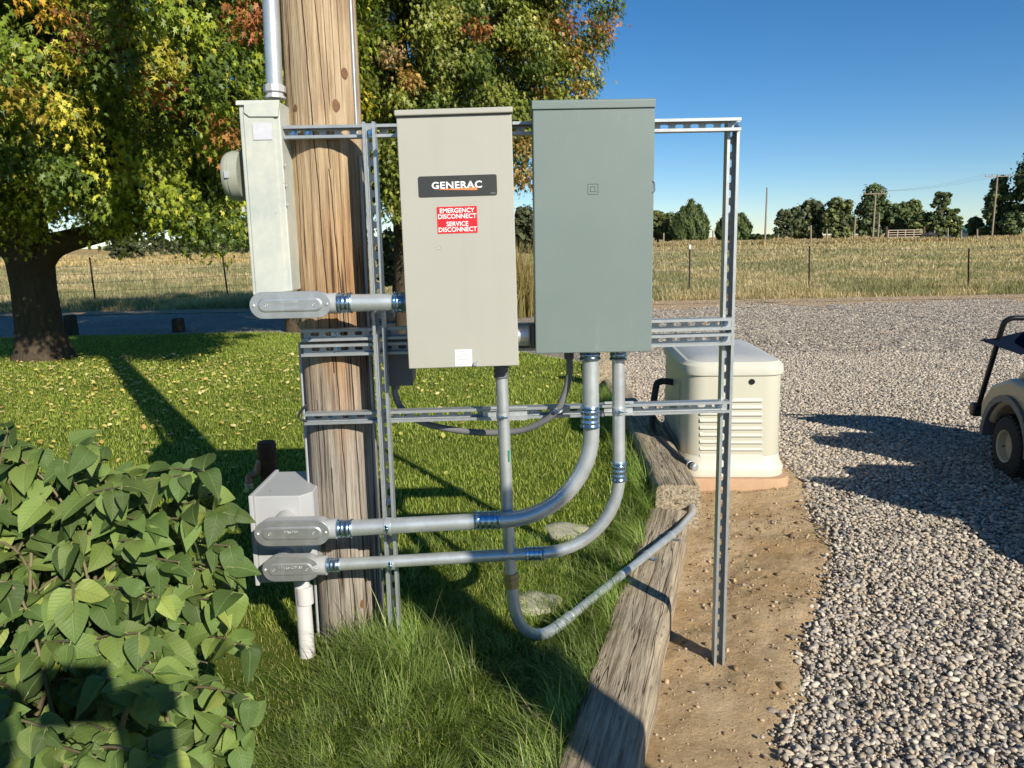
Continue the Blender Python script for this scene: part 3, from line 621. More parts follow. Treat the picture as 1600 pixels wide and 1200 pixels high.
def rrect(cx, cz, w_, h_, r, k=5):
    out = []
    for sx, sz, a0 in ((1, -1, -90), (1, 1, 0), (-1, 1, 90), (-1, -1, 180)):
        for i in range(k+1): a = rad(a0+90*i/k); out.append((cx+sx*(w_/2-r)+r*math.cos(a), cz+sz*(h_/2-r)+r*math.sin(a)))
    return out
def plate(pts2, y0, y1, fn):
    m = MB(); m.loft([[fn(x, z, y1) for x, z in pts2], [fn(x, z, y0) for x, z in pts2]]); return m

# ---- transfer switch box (beige grey)
YF = 2.44
def corner(px, py): return P(px, py, YF)
a, b, c, d = corner(616.5, 177), corner(800.5, 176.5), corner(641, 575.5), corner(809.5, 570)
axc = ((a+b)/2+(c+d)/2)/2; wx = (np.linalg.norm(b-a)+np.linalg.norm(d-c))/2; hz = (np.linalg.norm(a-c)+np.linalg.norm(b-d))/2
zdir = unit((a+b)/2-(c+d)/2); tilt = math.atan2(zdir[0], zdir[2])
# the door hangs a touch out of plumb, as photographed
zdir = np.array([math.sin(tilt), 0.035, math.cos(tilt)]); zdir = unit(zdir); xdir = unit(np.array([math.cos(tilt), 0, -math.sin(tilt)])); ndir = np.cross(xdir, zdir)  # ndir ~ -y*-1
if ndir[1] < 0: ndir = -ndir
def gb(x, z, y): return axc+xdir*x+zdir*z+ndir*y       # local: x right, z up, y into the box
box1 = empty('transfer_switch_box', gb(0, -hz/2, .1), 'beige grey steel box with black nameplate and red disconnect sticker', 'electrical box')
ax1 = [xdir, ndir, zdir]
MB().obox(gb(0, -.004, .105), ax1, (wx/2-.004, .09, hz/2-.004)).build('cabinet', M['greybox'], box1, bevel=.003)
door = MB().obox(gb(0, -.002, .008), ax1, (wx/2, .008, hz/2-.002)).build('door', M['greybox'], box1, bevel=.0025)
MB().obox(gb(0, hz/2+.006, .095), ax1, (wx/2+.004, .108, .0085)).build('rain_hood', M['greybox'], box1, bevel=.003)
def onbox(px, py, y=-.001):  # picture point to local x,z on this door
    r_ = ray(px, py); o_ = np.array([0, 0, H]); t = np.dot(gb(0, 0, 0)-o_, ndir)/np.dot(r_, ndir); q = o_+r_*t-axc; return np.dot(q, xdir), np.dot(q, zdir)
x0_, z0_ = onbox(653, 276); x1_, z1_ = onbox(777, 305); cx, cz = (x0_+x1_)/2, (z0_+z1_)/2
np_ = plate(rrect(cx, cz, x1_-x0_, abs(z1_-z0_), .006), -.0016, .002, gb).build('nameplate', M['black'], box1)
xg, zg = onbox(714, 293.5); text('GENERAC', .0285, gb(xg, zg-.001, -.0020), xdir, M['textw'], np_, 'lettering', bold=.0007, sx=1.16, sp=1.08)
xa, za = onbox(682, 296.6); xb, zb = onbox(745.5, 291); xc, zc = onbox(745.5, 297)
mm = MB(); tri = [(xa, za), (xb, zc), (xb, zb)]; mm.loft([[gb(x, z, -.0014) for x, z in tri], [gb(x, z, -.0021) for x, z in tri]]); mm.build('swoosh', M['orange'], np_)
xs, zs = onbox(771, 302.5); text('1007850-C', .0045, gb(xs, zs, -.0020), xdir, M['ink'], np_, 'lettering')
x0_, z0_ = onbox(682.3, 323.5); x1_, z1_ = onbox(746.5, 363.5); cx, cz = (x0_+x1_)/2, (z0_+z1_)/2; W_, H_ = x1_-x0_, abs(z1_-z0_)
rs_ = plate(rrect(cx, cz, W_, H_, .0015, 2), -.0012, .002, gb).build('warning_sticker', M['red'], box1)
for i, (bd, fz) in enumerate((('EMERGENCY', .27), ('DISCONNECT', .055), ('SERVICE', -.225), ('DISCONNECT', -.435))):
    text(bd, .0195, gb(cx, cz+fz*H_, -.0015), xdir, M['textw'], rs_, 'lettering', bold=.0003, sx=.97)
x0_, z0_ = onbox(710.5, 546.5); x1_, z1_ = onbox(738, 571.5); cx, cz = (x0_+x1_)/2, (z0_+z1_)/2
st_ = plate(rrect(cx, cz, x1_-x0_, abs(z1_-z0_), .001, 2), -.001, .002, gb).build('information_sticker', M['white'], box1)
mm = MB()
for i in range(9):
    zz = cz+.021-.0052*i; hw = (.024, .022, .016, .024, .019, .023, .012, .024, .02)[i]*.98
    mm.obox(gb(cx, zz, -.0012), ax1, (hw*.9, .0004, .0008))
mm.build('fine_print', M['ink'], st_)
xl, zl = onbox(742, 569); mm = MB(); mm.lathe(gb(xl, zl, .004), -ndir, [(0, .007), (.009, .007), (.011, .005)], 12); mm.obox(gb(xl+.004, zl+.004, -.006), [unit(xdir+zdir), ndir, unit(zdir-xdir)], (.008, .002, .002)); mm.build('latch_screw', M['alu'], box1)
xk, zk = onbox(687.5, 386.5); MB().lathe(gb(xk, zk, .003), -ndir, [(0, .0075), (.0032, .0075), (.0042, .0062), (.0036, .0045), (.0036, .0005)], 20).build('knockout_plug', M['greybox'], box1, smooth=40)

# ---- sage green disconnect box
a, b, c, d = corner(833, 170), corner(1023, 166), corner(836.5, 553), corner(1018.5, 549)
gx0 = (a[0]+c[0])/2; gx1 = (b[0]+d[0])/2; gz1 = (a[2]+b[2])/2; gz0 = (c[2]+d[2])/2
YG = YF; box2 = empty('disconnect_box', ((gx0+gx1)/2, YG+.1, gz0), 'sage green steel box with embossed square mark and top hood', 'electrical box')
MB().box((gx0+.002, YG+.014, gz0+.004), (gx1-.002, YR-.001, gz1)).build('cabinet', M['greenbox'], box2, bevel=.003)
MB().box((gx0, YG, gz0), (gx1, YG+.017, gz1-.001)).build('door', M['greenbox'], box2, bevel=.003)
mm = MB(); zt = gz1+.024; mm.loft([[(x, YG-.006, gz1-.003), (x, YG+.2, gz1+.001), (x, YG+.2, zt), (x, YG-.001, zt), (x, YG-.006, zt-.004)] for x in (gx0-.003, gx1+.001)]); mm.build('rain_hood', M['greenbox'], box2, bevel=.002)
hc = P(915, 157, 2.53); hc[2] = zt; MB().lathe(hc, (0, 0, 1), [(-.002, .065), (.004, .065), (.006, .05), (.008, .034), (.011, .03), (.012, .012)], 28).build('hub_cap', M['alu'], box2, smooth=40)
ec = P(927, 295, YG); em = MB(); R_ = lambda x, z, hw, t_: [em.box((x-hw, YG-.0018, z+hw-t_), (x+hw, YG+.001, z+hw)), em.box((x-hw, YG-.0018, z-hw), (x+hw, YG+.001, z-hw+t_)), em.box((x-hw, YG-.0018, z-hw+t_), (x-hw+t_, YG+.001, z+hw-t_)), em.box((x+hw-t_, YG-.0018, z-hw+t_), (x+hw, YG+.001, z+hw-t_))]
R_(ec[0], ec[2], .0165, .0022); em.box((ec[0]-.0085, YG-.0018, ec[2]-.0085), (ec[0]-.0063, YG+.001, ec[2]+.0085)); em.box((ec[0]-.0063, YG-.0018, ec[2]+.0063), (ec[0]+.005, YG+.001, ec[2]+.0085)); em.box((ec[0]-.0063, YG-.0018, ec[2]-.0085), (ec[0]+.005, YG+.001, ec[2]-.0063)); em.box((ec[0]+.005, YG-.0018, ec[2]-.0085), (ec[0]+.0085, YG+.001, ec[2]+.0085))
em.build('embossed_mark', M['greenbox'], box2, bevel=.0006)
lc = P(1019.5, 292, YG); MB().tube([lc+[0, 0, .018], lc+[.006, -.002, .012], lc+[.007, -.002, -.012], lc+[0, 0, -.018]], .0018, 8).build('latch_ring', M['darkbox'], box2, smooth=60)
# dark mounting rails behind the nipple and the nipple
def collar(p, d, r, L, mat=None, parent=None, name='coupling', ribs=3):
    """ribbed compression coupling centred on p"""
    prof = [(-L/2, r*.95), (-L/2, r*1.12), (-L/2+.004, r*1.17), (-L/2+.008, r*1.06)]
    for i in range(ribs): t = -L/2+L*(i+1)/(ribs+1); prof += [(t-.006, r*1.02), (t-.002, r*1.10), (t+.003, r*1.10), (t+.007, r*1.02)]
    prof += [(L/2-.008, r*1.06), (L/2-.004, r*1.17), (L/2, r*1.12), (L/2, r*.95)]
    prof = sorted(prof, key=lambda q: q[0]); return MB().lathe(p, d, prof, 28).build(name, mat or M['blue'], parent, smooth=35)
nip = empty('pipe_nipple', P(822, 541, 2.55), 'short fat bright pipe between the beige and the green box', 'pipe')
na = P(806, 525, 2.55); nb = P(838, 523.5, 2.55); MB().tube([na, nb], .0335, 28, False).build('pipe', M['alu'], nip, smooth=50)
collar(nb-[.012, 0, 0], (1, 0, 0), .036, .028, M['darkbox'], nip, 'locknut', 1)
# ---- small dark junction box behind
jb = empty('junction_box', P(626, 600, 2.78), 'small dark grey box low behind the beige box, grey whip below it', 'electrical box')
a = P(606, 541, 2.74); b = P(647, 597, 2.74); MB().box((a[0], 2.69, b[2]), (b[0], 2.80, a[2]+.03)).build('housing', M['darkbox'], jb, bevel=.004)
MB().box((a[0]-.003, 2.685, b[2]-.003), (b[0]+.003, 2.695, a[2])).build('cover', M['darkbox'], jb, bevel=.002)
wp = [P(*q, Y) for *q, Y in ((617, 590, 2.745), (617, 612, 2.745), (627, 637, 2.745), (655, 658, 2.74), (700, 670, 2.72), (755, 676, 2.69), (812, 673, 2.65), (850, 658, 2.61), (872, 638, 2.59), (884, 610, 2.58), (890, 580, 2.57), (889, 550, 2.56))]
def smoothp(pts, k=6):
    pts = [np.array(p) for p in pts]; out = []; q = [2*pts[0]-pts[1]]+pts+[2*pts[-1]-pts[-2]]
    for i in range(1, len(q)-2):
        for j in range(k):
            t = j/k; out.append(.5*((2*q[i])+(-q[i-1]+q[i+1])*t+(2*q[i-1]-5*q[i]+4*q[i+1]-q[i+2])*t*t+(-q[i-1]+3*q[i]-3*q[i+1]+q[i+2])*t**3))
    return out+[pts[-1]]
wh = empty('flexible_conduit', wp[6], 'grey flexible conduit drooping in a U under both boxes', 'conduit')
MB().tube(smoothp(wp), .0115, 14).build('sheath', M['whip'], wh, smooth=60)
for i, nm in ((0, 'end_fitting'), (-1, 'end_fitting')): p = wp[i]; MB().lathe(p+[0, 0, -.012 if i else -.03], (0, 0, 1), [(-.012, .0125), (-.012, .016), (.012, .0165), (.014, .019), (.026, .019), (.03, .014)], 12).build(nm, M['darkbox'], wh, smooth=35)

# ---- LB bodies
def lb(name, label, pxl, pxr, pyt, pyb, YFt, depth, backhub, words, pxhub):
    """stadium shaped cover facing the viewer, cast body behind"""
    a = P(pxl, (pyt+pyb)/2, YFt); b = P(pxr, (pyt+pyb)/2-3*(pxr-pxl)/130, YFt); hh = (P(pxl, pyt, YFt)[2]-P(pxl, pyb, YFt)[2])/2
    xd = unit(b-a); zd = np.cross(xd, [0, 1., 0]); zd = -zd if zd[2] < 0 else zd; c = (a+b)/2; hw = np.linalg.norm(b-a)/2
    root = empty(name, c-[0, -.03, hh], label, 'conduit fitting', 'cast oval fittings at the pole')
    def stad(w2, h2, y, k=12):
        out = []
        for i in range(k+1): q = -math.pi/2+math.pi*i/k; out.append(c+xd*(w2-h2+h2*math.cos(q))+zd*h2*math.sin(q)+np.array([0, y, 0]))
        for i in range(k+1): q = math.pi/2+math.pi*i/k; out.append(c+xd*(-w2+h2+h2*math.cos(q))+zd*h2*math.sin(q)+np.array([0, y, 0]))
        return out
    MB().loft([stad(hw*.80, hh*.55, depth), stad(hw*.93, hh*.82, depth*.9), stad(hw*.97, hh*.9, depth*.5), stad(hw*.985, hh*.94, .004)]).build('body', M['castgrey'], root, smooth=50)
    cov = MB().loft([stad(hw*.985, hh*.95, .004), stad(hw, hh, .003), stad(hw, hh, -.001), stad(hw*.99, hh*.975, -.0022), stad(hw*.80, hh*.52, -.0024), stad(hw*.775, hh*.46, -.0058), stad(hw*.76, hh*.42, -.0064), stad(hw*.70, hh*.3, -.006)]).build('cover', M['alu'], root, smooth=32)
    for s_, q in ((-1, .9), (1, .9)):
        sc_ = MB(); p = c+xd*hw*q*s_+np.array([0, -.001, 0]); sc_.lathe(p, (0, -1, 0), [(0, .0052), (.003, .005), (.0045, .003)], 12); sc_.build('screw', M['pipe'], cov, smooth=30)
    for s_ in (-1, 1): MB().lathe(c+xd*hw*.58*s_+np.array([0, -.006, 0]), (0, -1, 0), [(0, .0055), (.0012, .005), (.0014, .003), (.0008, .002)], 14).build('boss', M['alu'], cov, smooth=30)
    for wtxt, dz in words: text(wtxt, hh*.26, c+zd*dz*hh+np.array([0, -.0066, 0]), xd, M['pipe'], cov, 'cast_lettering', sx=1.1)
    # side hub towards the pipe
    ph = P(pxhub, 0, YFt); L = P(pxhub, (pyt+pyb)/2, YFt)[0]-c[0]
    rr = hh*.80; MB().lathe(c+np.array([0, depth*.47, 0])+xd*hw*.6, xd, [(0, rr*.8), (hw*.3, rr*.96), (L-hw*.6-.008, rr*.98), (L-hw*.6, rr)], 26).build('pipe_hub', M['castgrey'], root, smooth=40)
    if backhub: MB().lathe(c-xd*hw*.45+np.array([0, depth*.7, 0]), (0, 1, 0), [(0, rr), (backhub, rr*.98)], 24).build('rear_hub', M['castgrey'], root, smooth=40)
    return c+np.array([0, depth*.47, 0])+xd*L, xd, root
p1, d1, _ = lb('access_fitting', 'largest oval cast cover, at the foot of the pale meter box', 390, 517, 457, 499, 2.49, .07, .09, [('S COOPER', .16), ('2" COVER', -.30)], 524)
p2, d2, _ = lb('access_fitting', 'middle sized oval cast cover in front of the low grey plastic box', 397, 515, 815, 854, 2.46, .07, .10, [('KILLARK', .05)], 524)
p3, d3, _ = lb('access_fitting', 'smallest oval cast cover, lowest on the pole above the pale plastic pipe', 410, 498, 872, 909, 2.50, .06, .08, [('1 1/2 LB COVER', .1)], 508)

# ---- conduit runs
def run(label, pts, r, rad_, cups, base=None, mat='pipe', name='conduit_pipe', cat='conduit', group='steel conduit runs of the installation'):
    pth = fillet(pts, rad_, 12) if rad_ else pts
    root = empty(name, min(pts, key=lambda q: q[2]) if base is None else base, label, cat, group)
    MB().tube(pth, r, 28).build('pipe', M[mat], root, smooth=50)
    for p, d, rr, L, rb in cups: collar(p, d, rr, L, None, root, 'coupling', rb)
    return root
# A: pole cover to beige box
pa = P(645, 472, p1[1]); run('fat horizontal pipe running from the largest cover into the beige box', [p1, pa], .0285, 0, [(p1+d1*.026, d1, .030, .046, 2), (P(624, 472.5, p1[1]), d1, .030, .038, 2)])
# B
YP = p2[1]; e1 = P(930, 800, YP); b0 = P(922, 552, YP+.01)
B = [p2, P(770, 812, YP), np.array([P(929, 760, YP)[0], YP, P(770, 811, YP)[2]+.01]), b0]
# match corner: intersection of horizontal line and vertical line
cornerB = P(926, 805, YP); B = [p2, cornerB, b0]
run('wider pipe sweeping up in a big elbow into the green box', B, .0272, .30, [(p2+d2*.026, d2, .0285, .052, 2), (P(762, 812.5, YP), d2, .0285, .085, 3), (P(922, 651, YP), (0, 0, 1), .0285, .072, 3), (b0-[0, 0, .004], (0, 0, 1), .031, .034, 1)])
c0 = P(966, 552, p3[1]+.01); cornerC = P(968, 857, p3[1])
run('narrower pipe sweeping up in an elbow into the green box, right of the wider one', [p3, cornerC, c0], .0213, .27, [(p3+d3*.024, d3, .0225, .046, 2), (P(836, 865, p3[1]), d3, .0225, .066, 3), (P(967, 736, p3[1]), (0, 0, 1), .0225, .066, 3), (c0-[0, 0, .004], (0, 0, 1), .026, .034, 1)])
# D: down from the beige box, loop, along the timber
YD = 2.43+.1; d0 = P(783, 575, YD); dA = P(798, 905, YD)
GZ = .055
dB = P(812, 1022, YD+.0); dB[2] = max(dB[2], .03); dC = G(880, 972, GZ+.01); dD = G(1062, 826, GZ); dE = G(1081, 803, GZ-.03); dF = G(1083, 766, -.05); dG = G(1083, 752, -.17)
D = [d0, dA, dB, dC, dD, dE, dF, dG]
rt = empty('conduit_pipe', dB, 'vertical pipe from the beige box, bent at the grass and laid across the timber', 'conduit', 'steel conduit runs of the installation')
MB().tube([d0, dA], .0205, 28).build('riser_pipe', M['pipe'], rt, smooth=50)
MB().tube(fillet([dA, dB, dC], [.19], 16), .0212, 28).build('elbow', M['pipe'], rt, smooth=50)
MB().tube(fillet([dC, dD, dE, dF, dG], [.3, .12, .1], 8), .0178, 28).build('laid_pipe', M['pipe'], rt, smooth=50)
collar(d0-[0, 0, .012], (0, 0, 1), .0225, .04, M['darkbox'], rt, 'coupling', 1)
dv = unit(d0-dA); MB().lathe(P(799, 905, YD), dv, [(-.03, .0215), (-.03, .0245), (-.014, .0245), (-.012, .027), (.006, .027), (.008, .0245), (.024, .0245), (.026, .0215)], 8).build('union', M['brass'], rt)
dl = unit(dD-dC); collar(dC+dl*.015, dl, .0198, .075, M['pipe'], rt, 'coupling', 1)
lab_ = P(792.5, 712, YD-.021)
MB().box(lab_+[.004, -.0004, -.022], lab_+[.0085, .001, .018]).build('green_sticker', plain('green_tape', (.02, .25, .08), .5), rt)
# pipe clamps
def clamp(p, d, r, lab, axis=(0, 0, 1)):
    d = unit(d); root = empty('pipe_clamp', p-np.array([0, 0, r]), lab, 'pipe clamp', 'pipe clamps holding the conduits')
    MB().lathe(p, d, [(-.011, r*1.0), (-.011, r*1.10), (.011, r*1.10), (.011, r*1.0)], 24).build('strap', M['pipe'], root, smooth=40)
    q = p+np.array([0, -r*1.02, 0]); o = MB(); up = np.cross(d, [0, 1, 0]); up = unit(up)
    o.obox(q+d*0, [d, (0, 1, 0), up], (.005, .009, .004)); o.tube([q-up*.016+np.array([0, -.004, 0]), q+up*.016+np.array([0, -.004, 0])], .003, 8); o.lathe(q+up*.008+np.array([0, -.004, 0]), up, [(0, .0065), (.006, .0065)], 6)
    o.build('bolt', M['blue'], root)
clamp(P(607, 822, YP), d2, .0272, 'clamp of the wider horizontal pipe on the left upright'); clamp(P(612, 880, p3[1]), d3, .0213, 'clamp of the lower thin pipe on the left upright')
clamp(P(786, 650, YD), dv, .0205, 'clamp of the central vertical pipe on the lowest channel'); clamp(P(967, 641, p3[1]), (0, 0, 1), .0213, 'clamp of the right-hand vertical pipe on the lowest channel')
clamp(P(872, 640, 2.592), (-.5, 0, 1), .0115, 'small clamp of the grey flexible conduit on the lowest channel')
for (qx, qy), nm in (((958, 902), 'one-hole strap of the laid pipe, nearest to the camera'), ((1000, 868), 'one-hole strap in the middle of the laid pipe'), ((1045, 829), 'one-hole strap of the laid pipe, farthest from the camera')):
    t_ = dC+(dD-dC)*((P(qx, qy, 3)[0]/3-dC[0]/dC[1])/max(1e-6, (dD[0]/dD[1]-dC[0]/dC[1]))); tt = np.clip(np.dot(t_-dC, dl), .1, np.linalg.norm(dD-dC)); p = dC+dl*tt
    rt_ = empty('pipe_strap', p-[0, 0, .02], nm, 'pipe strap', 'straps fixing the laid pipe'); MB().lathe(p, dl, [(-.009, .0185), (-.009, .0205), (.009, .0205), (.009, .0185)], 20).build('band', M['pipe'], rt_, smooth=40)
    sd_ = unit(np.cross(dl, [0, 0, 1])); o = MB(); o.obox(p+sd_*.032-[0, 0, .017], [sd_, dl, (0, 0, 1)], (.014, .009, .0015)); o.lathe(p+sd_*.036-[0, 0, .016], (0, 0, 1), [(0, .005), (.004, .005)], 6); o.build('foot', M['blue'], rt_)

# ---- meter box
mb0 = P(395, 462, 2.62); mbt = P(372, 160, 2.62); mr0 = P(457, 455, 2.62); mrt = P(435.5, 158, 2.62)
mbx = empty('meter_box', (mb0+mr0)/2, 'tall narrow pale grey-green metal box at the left of the pole', 'meter box')
DX = .17
def sect(l, r, y0, y1, e=0.): return [np.array([l[0]-e, y0, l[2]]), np.array([r[0]+e, y0, r[2]]), np.array([r[0]+e, y1, r[2]]), np.array([l[0]-e, y1, l[2]])]
MB().loft([sect(mb0, mr0, 2.62, 2.62+DX), sect(mbt, mrt, 2.62, 2.62+DX)]).build('housing', M['meterbox'], mbx, bevel=.004)
# cover lip, seam, side flange
a0 = P(377, 172, 2.62); a1 = P(398, 462, 2.62); b0_ = P(427, 172, 2.62); b1_ = P(447, 455, 2.62)
MB().loft([[a1+[.006, 0.001, 0], b1_+[0, .001, 0], b1_+[0, -.004, 0], a1+[.006, -.004, 0]], [a0+[.006, .001, 0], b0_+[0, .001, 0], b0_+[0, -.004, 0], a0+[.006, -.004, 0]]]).build('cover', M['meterbox'], mbx, bevel=.0015)
hl = P(368, 157, 2.615); hr = P(436, 156, 2.615); zc_ = P(400, 164, 2.615)[2]
MB().add([hl+[0, 0, 0], hr, P(434, 182, 2.61), P(389, 182, 2.61), P(381, 176, 2.61), P(381, 164, 2.61), P(368, 164, 2.61)]+[q+np.array([0, .012, 0]) for q in (hl, hr, P(434, 182, 2.61), P(389, 182, 2.61), P(381, 176, 2.61), P(381, 164, 2.61), P(368, 164, 2.61))],
         [(6, 5, 4, 3, 2, 1, 0), tuple(range(7, 14))]+[(i, (i+1) % 7, (i+1) % 7+7, i+7) for i in range(7)]).build('hood', M['meterbox'], mbx, bevel=.001)
for px, py in ((389, 171), (421, 171), (446, 258), (448, 290), (450, 320)): MB().lathe(P(px, py, 2.618), (0, -1, 0), [(0, .0035), (.004, .003), (.005, .001)], 10).build('screw', M['castgrey'], mbx, smooth=40)
l0 = P(394, 193, 2.613); l1 = P(425, 218, 2.613); MB().box((l0[0], 2.613, l1[2]), (l1[0], 2.619, l0[2])).build('paper_label', plain('lilac_grey_label', (.55, .55, .60), .6, 0, .12, 60), mbx)
h0 = P(381, 326, 2.62); MB().box(h0+[-.006, -.004, -.012], h0+[.002, .01, .006]).build('hasp', M['meterbox'], mbx, bevel=.001)
mc = P(378, 275, 2.70); mz = mc
mt = MB().lathe(mc, (-1, 0, 0), [(-.01, .083), (.022, .083), (.024, .080), (.030, .080), (.036, .079), (.046, .073), (.050, .062), (.051, .02)], 40).build('meter_ring', M['meterc'], mbx, smooth=35)
MB().box(mc+[-.030, -.086, -.012], mc+[-.014, -.078, .010]).build('ring_latch', M['castgrey'], mt)
# ---- riser conduit on the meter box
rc0 = P(430, 154, 2.72); rc1 = P(420, -60, 2.72); rz = empty('riser_conduit', rc0, 'grey steel conduit rising from the top of the meter box', 'conduit')
up_ = unit(rc1-rc0); MB().tube([rc0, rc0+up_*3.6], .0275, 28).build('pipe', M['pipe'], rz, smooth=50)
MB().lathe(rc0, up_, [(0, .036), (.006, .036), (.008, .03), (.018, .03), (.02, .037), (.04, .037), (.042, .030), (.045, .028)], 10).build('hub', M['castgrey'], rz)
# ---- low plastic box
zt_ = P(395, 776, 2.60)[2]; zb_ = P(400, 911, 2.60)[2]
xl_ = P(394, 800, 2.60)[0]; xr_ = P(470, 800, 2.60)[0]; yb_ = 2.9
pb_ = empty('pull_box', ((xl_+xr_)/2, 2.72, zb_), 'grey plastic box low on the left of the pole behind two oval covers', 'electrical box')
def pbs(z, e=0.): return [np.array([xl_+.008, 2.60, z]), np.array([xr_, 2.60, z]), np.array([xr_+.036, 2.645, z]), np.array([xr_+.036, yb_-.02, z]), np.array([xr_+.0, yb_, z]), np.array([xl_+.008, yb_, z])]
MB().loft([pbs(zb_), pbs(zt_)]).build('housing', M['pvc'], pb_, bevel=.004)
MB().box((xl_-.006, 2.588, zb_-.006), (xl_+.0085, yb_+.01, zt_+.006)).build('cover', M['pvc'], pb_, bevel=.003)
q = P(425, 765, 2.7); MB().lathe((xl_+.05, 2.66, zt_), (0, 0, 1), [(-.001, .003), (.0015, .003)], 8).build('screw', M['darkbox'], pb_)
# ---- plastic riser
g_ = P(483, 1050, 2.62); t_ = P(469, 880, 2.66); rp = empty('plastic_pipe', (g_[0], g_[1], 0), 'pale plastic pipe coming out of the grass under the lowest cover', 'pipe')
MB().tube([np.array([g_[0], g_[1], -.1]), t_], .0285, 24).build('pipe', M['pvcpipe'], rp, smooth=50)
dv_ = unit(t_-g_); cc_ = P(477, 938, 2.64); MB().lathe(cc_, dv_, [(-.012, .0288), (-.012, .0305), (.05, .0305), (.052, .0288)], 24).build('socket', M['pvcpipe'], rp, smooth=40)
# black wire loop at rail
lw = [P(*q, 2.66) for q in ((479, 632), (467, 648), (470, 655), (480, 658))]; o = MB().tube(smoothp(lw), .0045, 8).build('loose_wire', M['dark'], base=lw[2]); tag(o, 'short black wire loop at the left end of the lowest channel', 'wire')
o.data.shade_smooth()
# ---- hydrant
hp = G(415, 800, 0); hy = 3.75; ht = P(416, 690, hy); hb = ht.copy(); hb[2] = 0
hd = empty('yard_hydrant', hb, 'rusty brown water hydrant with a brass spout behind the grey plastic box', 'hydrant')
MB().tube([hb-[0, 0, .1], hb+[0, 0, ht[2]-.20]], .028, 18).build('standpipe', M['rust'], hd, smooth=50)
MB().loft([[ht+[math.cos(a)*r_, math.sin(a)*r_, dz] for a in np.linspace(0, 2*math.pi, 18, endpoint=False)] for dz, r_ in ((-.22, .030), (-.20, .040), (-.05, .046), (-.01, .046), (0, .040))]).build('head', M['rust'], hd, smooth=50)
sp = fillet([ht+[-.03, -.02, -.09], ht+[-.05, -.03, -.155], ht+[-.085, -.04, -.165], ht+[-.088, -.04, -.215]], .02, 5); MB().tube(sp, [.018]*(len(sp)-2)+[.021, .021], 14).build('spout', M['copper'], hd, smooth=50)
MB().lathe(sp[-1], (0, 0, -1), [(-.012, .024), (-.004, .024), (-.002, .02), (.012, .02), (.014, .016)], 14).build('hose_thread', M['alu'], hd, smooth=40)
# ---- stone covers in the grass
for (px, py), r_, lab in (((884, 832), .115, 'pale round concrete cover in the sunlit grass under the elbows'), ((838, 945), .10, 'round concrete cover in the shade beside the bent pipe')):
    p = G(px, py, .0); m = MB(); K = 30; rr = lambda a: r_*(1+.10*math.sin(3*a+1)+.06*math.sin(5*a)); m.loft([[p+[rr(a)*s*math.cos(a), rr(a)*s*math.sin(a), z] for a in np.linspace(0, 2*math.pi, K, endpoint=False)] for s, z in ((1, -.05), (1, .012), (.95, .018), (.5, .020))])
    tag(m.build('valve_cover', M['cover'], base=(p[0], p[1], -.03), smooth=60), lab, 'valve cover', 'concrete covers in the lawn')
# ---- timbers
def timber(pA, pB, wdt, ztop, zbot, lab, name='landscape_timber', jitter=0):
    """pA,pB: centre line ends (x,y); builds a worn beam, local x along it"""
    pA = np.array(pA, float); pB = np.array(pB, float); L = np.linalg.norm(pB-pA); ang = math.atan2(pB[1]-pA[1], pB[0]-pA[0]); n = max(2, int(L/.05)); rings = []
    r_ = np.random.default_rng(int(L*1000))
    for i in range(n+1):
        s = L*i/n; ring = []
        for (a, b) in ((-1, 0), (-1, .5), (-1, .86), (-.93, .97), (-.8, 1), (-.4, 1.), (0, 1), (.4, 1), (.8, 1), (.93, .97), (1, .86), (1, .5), (1, 0)):
            wv_ = (vnoise(s*7, a*3+b*4, 1, int(L*10)+jitter)-.5)*.008
            ring.append((s+(0 if 0 < i < n else (-1 if i == 0 else 1)*-.003*abs(a)), a*(wdt/2)+wv_*abs(a), zbot+(ztop-zbot)*b+wv_*(1 if b > .9 else 0)))
        rings.append(ring)
    m = MB().loft(rings); o = m.build(name, M['timberx'], base=(0, 0, 0), smooth=50); o.location = (pA[0], pA[1], 0); o.rotation_euler = (0, 0, ang)
    tag(o, lab, 'timber', 'landscape timbers edging the lawn'); return o
tl = lambda y: np.interp(y, EY, EX)
q0 = np.array([tl(1.2)+.115, 1.2]); 
timber((-.02, 1.15), (.845, 4.02), .225, .035, -.2, 'long grey timber lying from the bottom edge of the picture, pipe resting on it')
timber((.925, 4.13), (1.02, 6.1), .25, .135, -.2, 'thick upright-faced timber block beside the generator', jitter=5)
timber((1.02, 6.15), (1.06, 7.9), .22, .06, -.2, 'farther timber behind the conduit pipes', jitter=7)
timber((.98, 8.0), (1.02, 9.4), .2, .05, -.2, 'farthest timber along the right lawn edge', jitter=8)
for (x, y), h, w_, lab in (((.97, 8.0), .36, .16, 'short square wooden post behind the green box bottom, at the lawn edge'),):
    o = MB().box((-w_/2, -w_/2, 0), (w_/2, w_/2, h+.2)); ob = o.build('wooden_post', M['timber'], bevel=.008); ob.location = (x, y, -.2); tag(ob, lab, 'post')
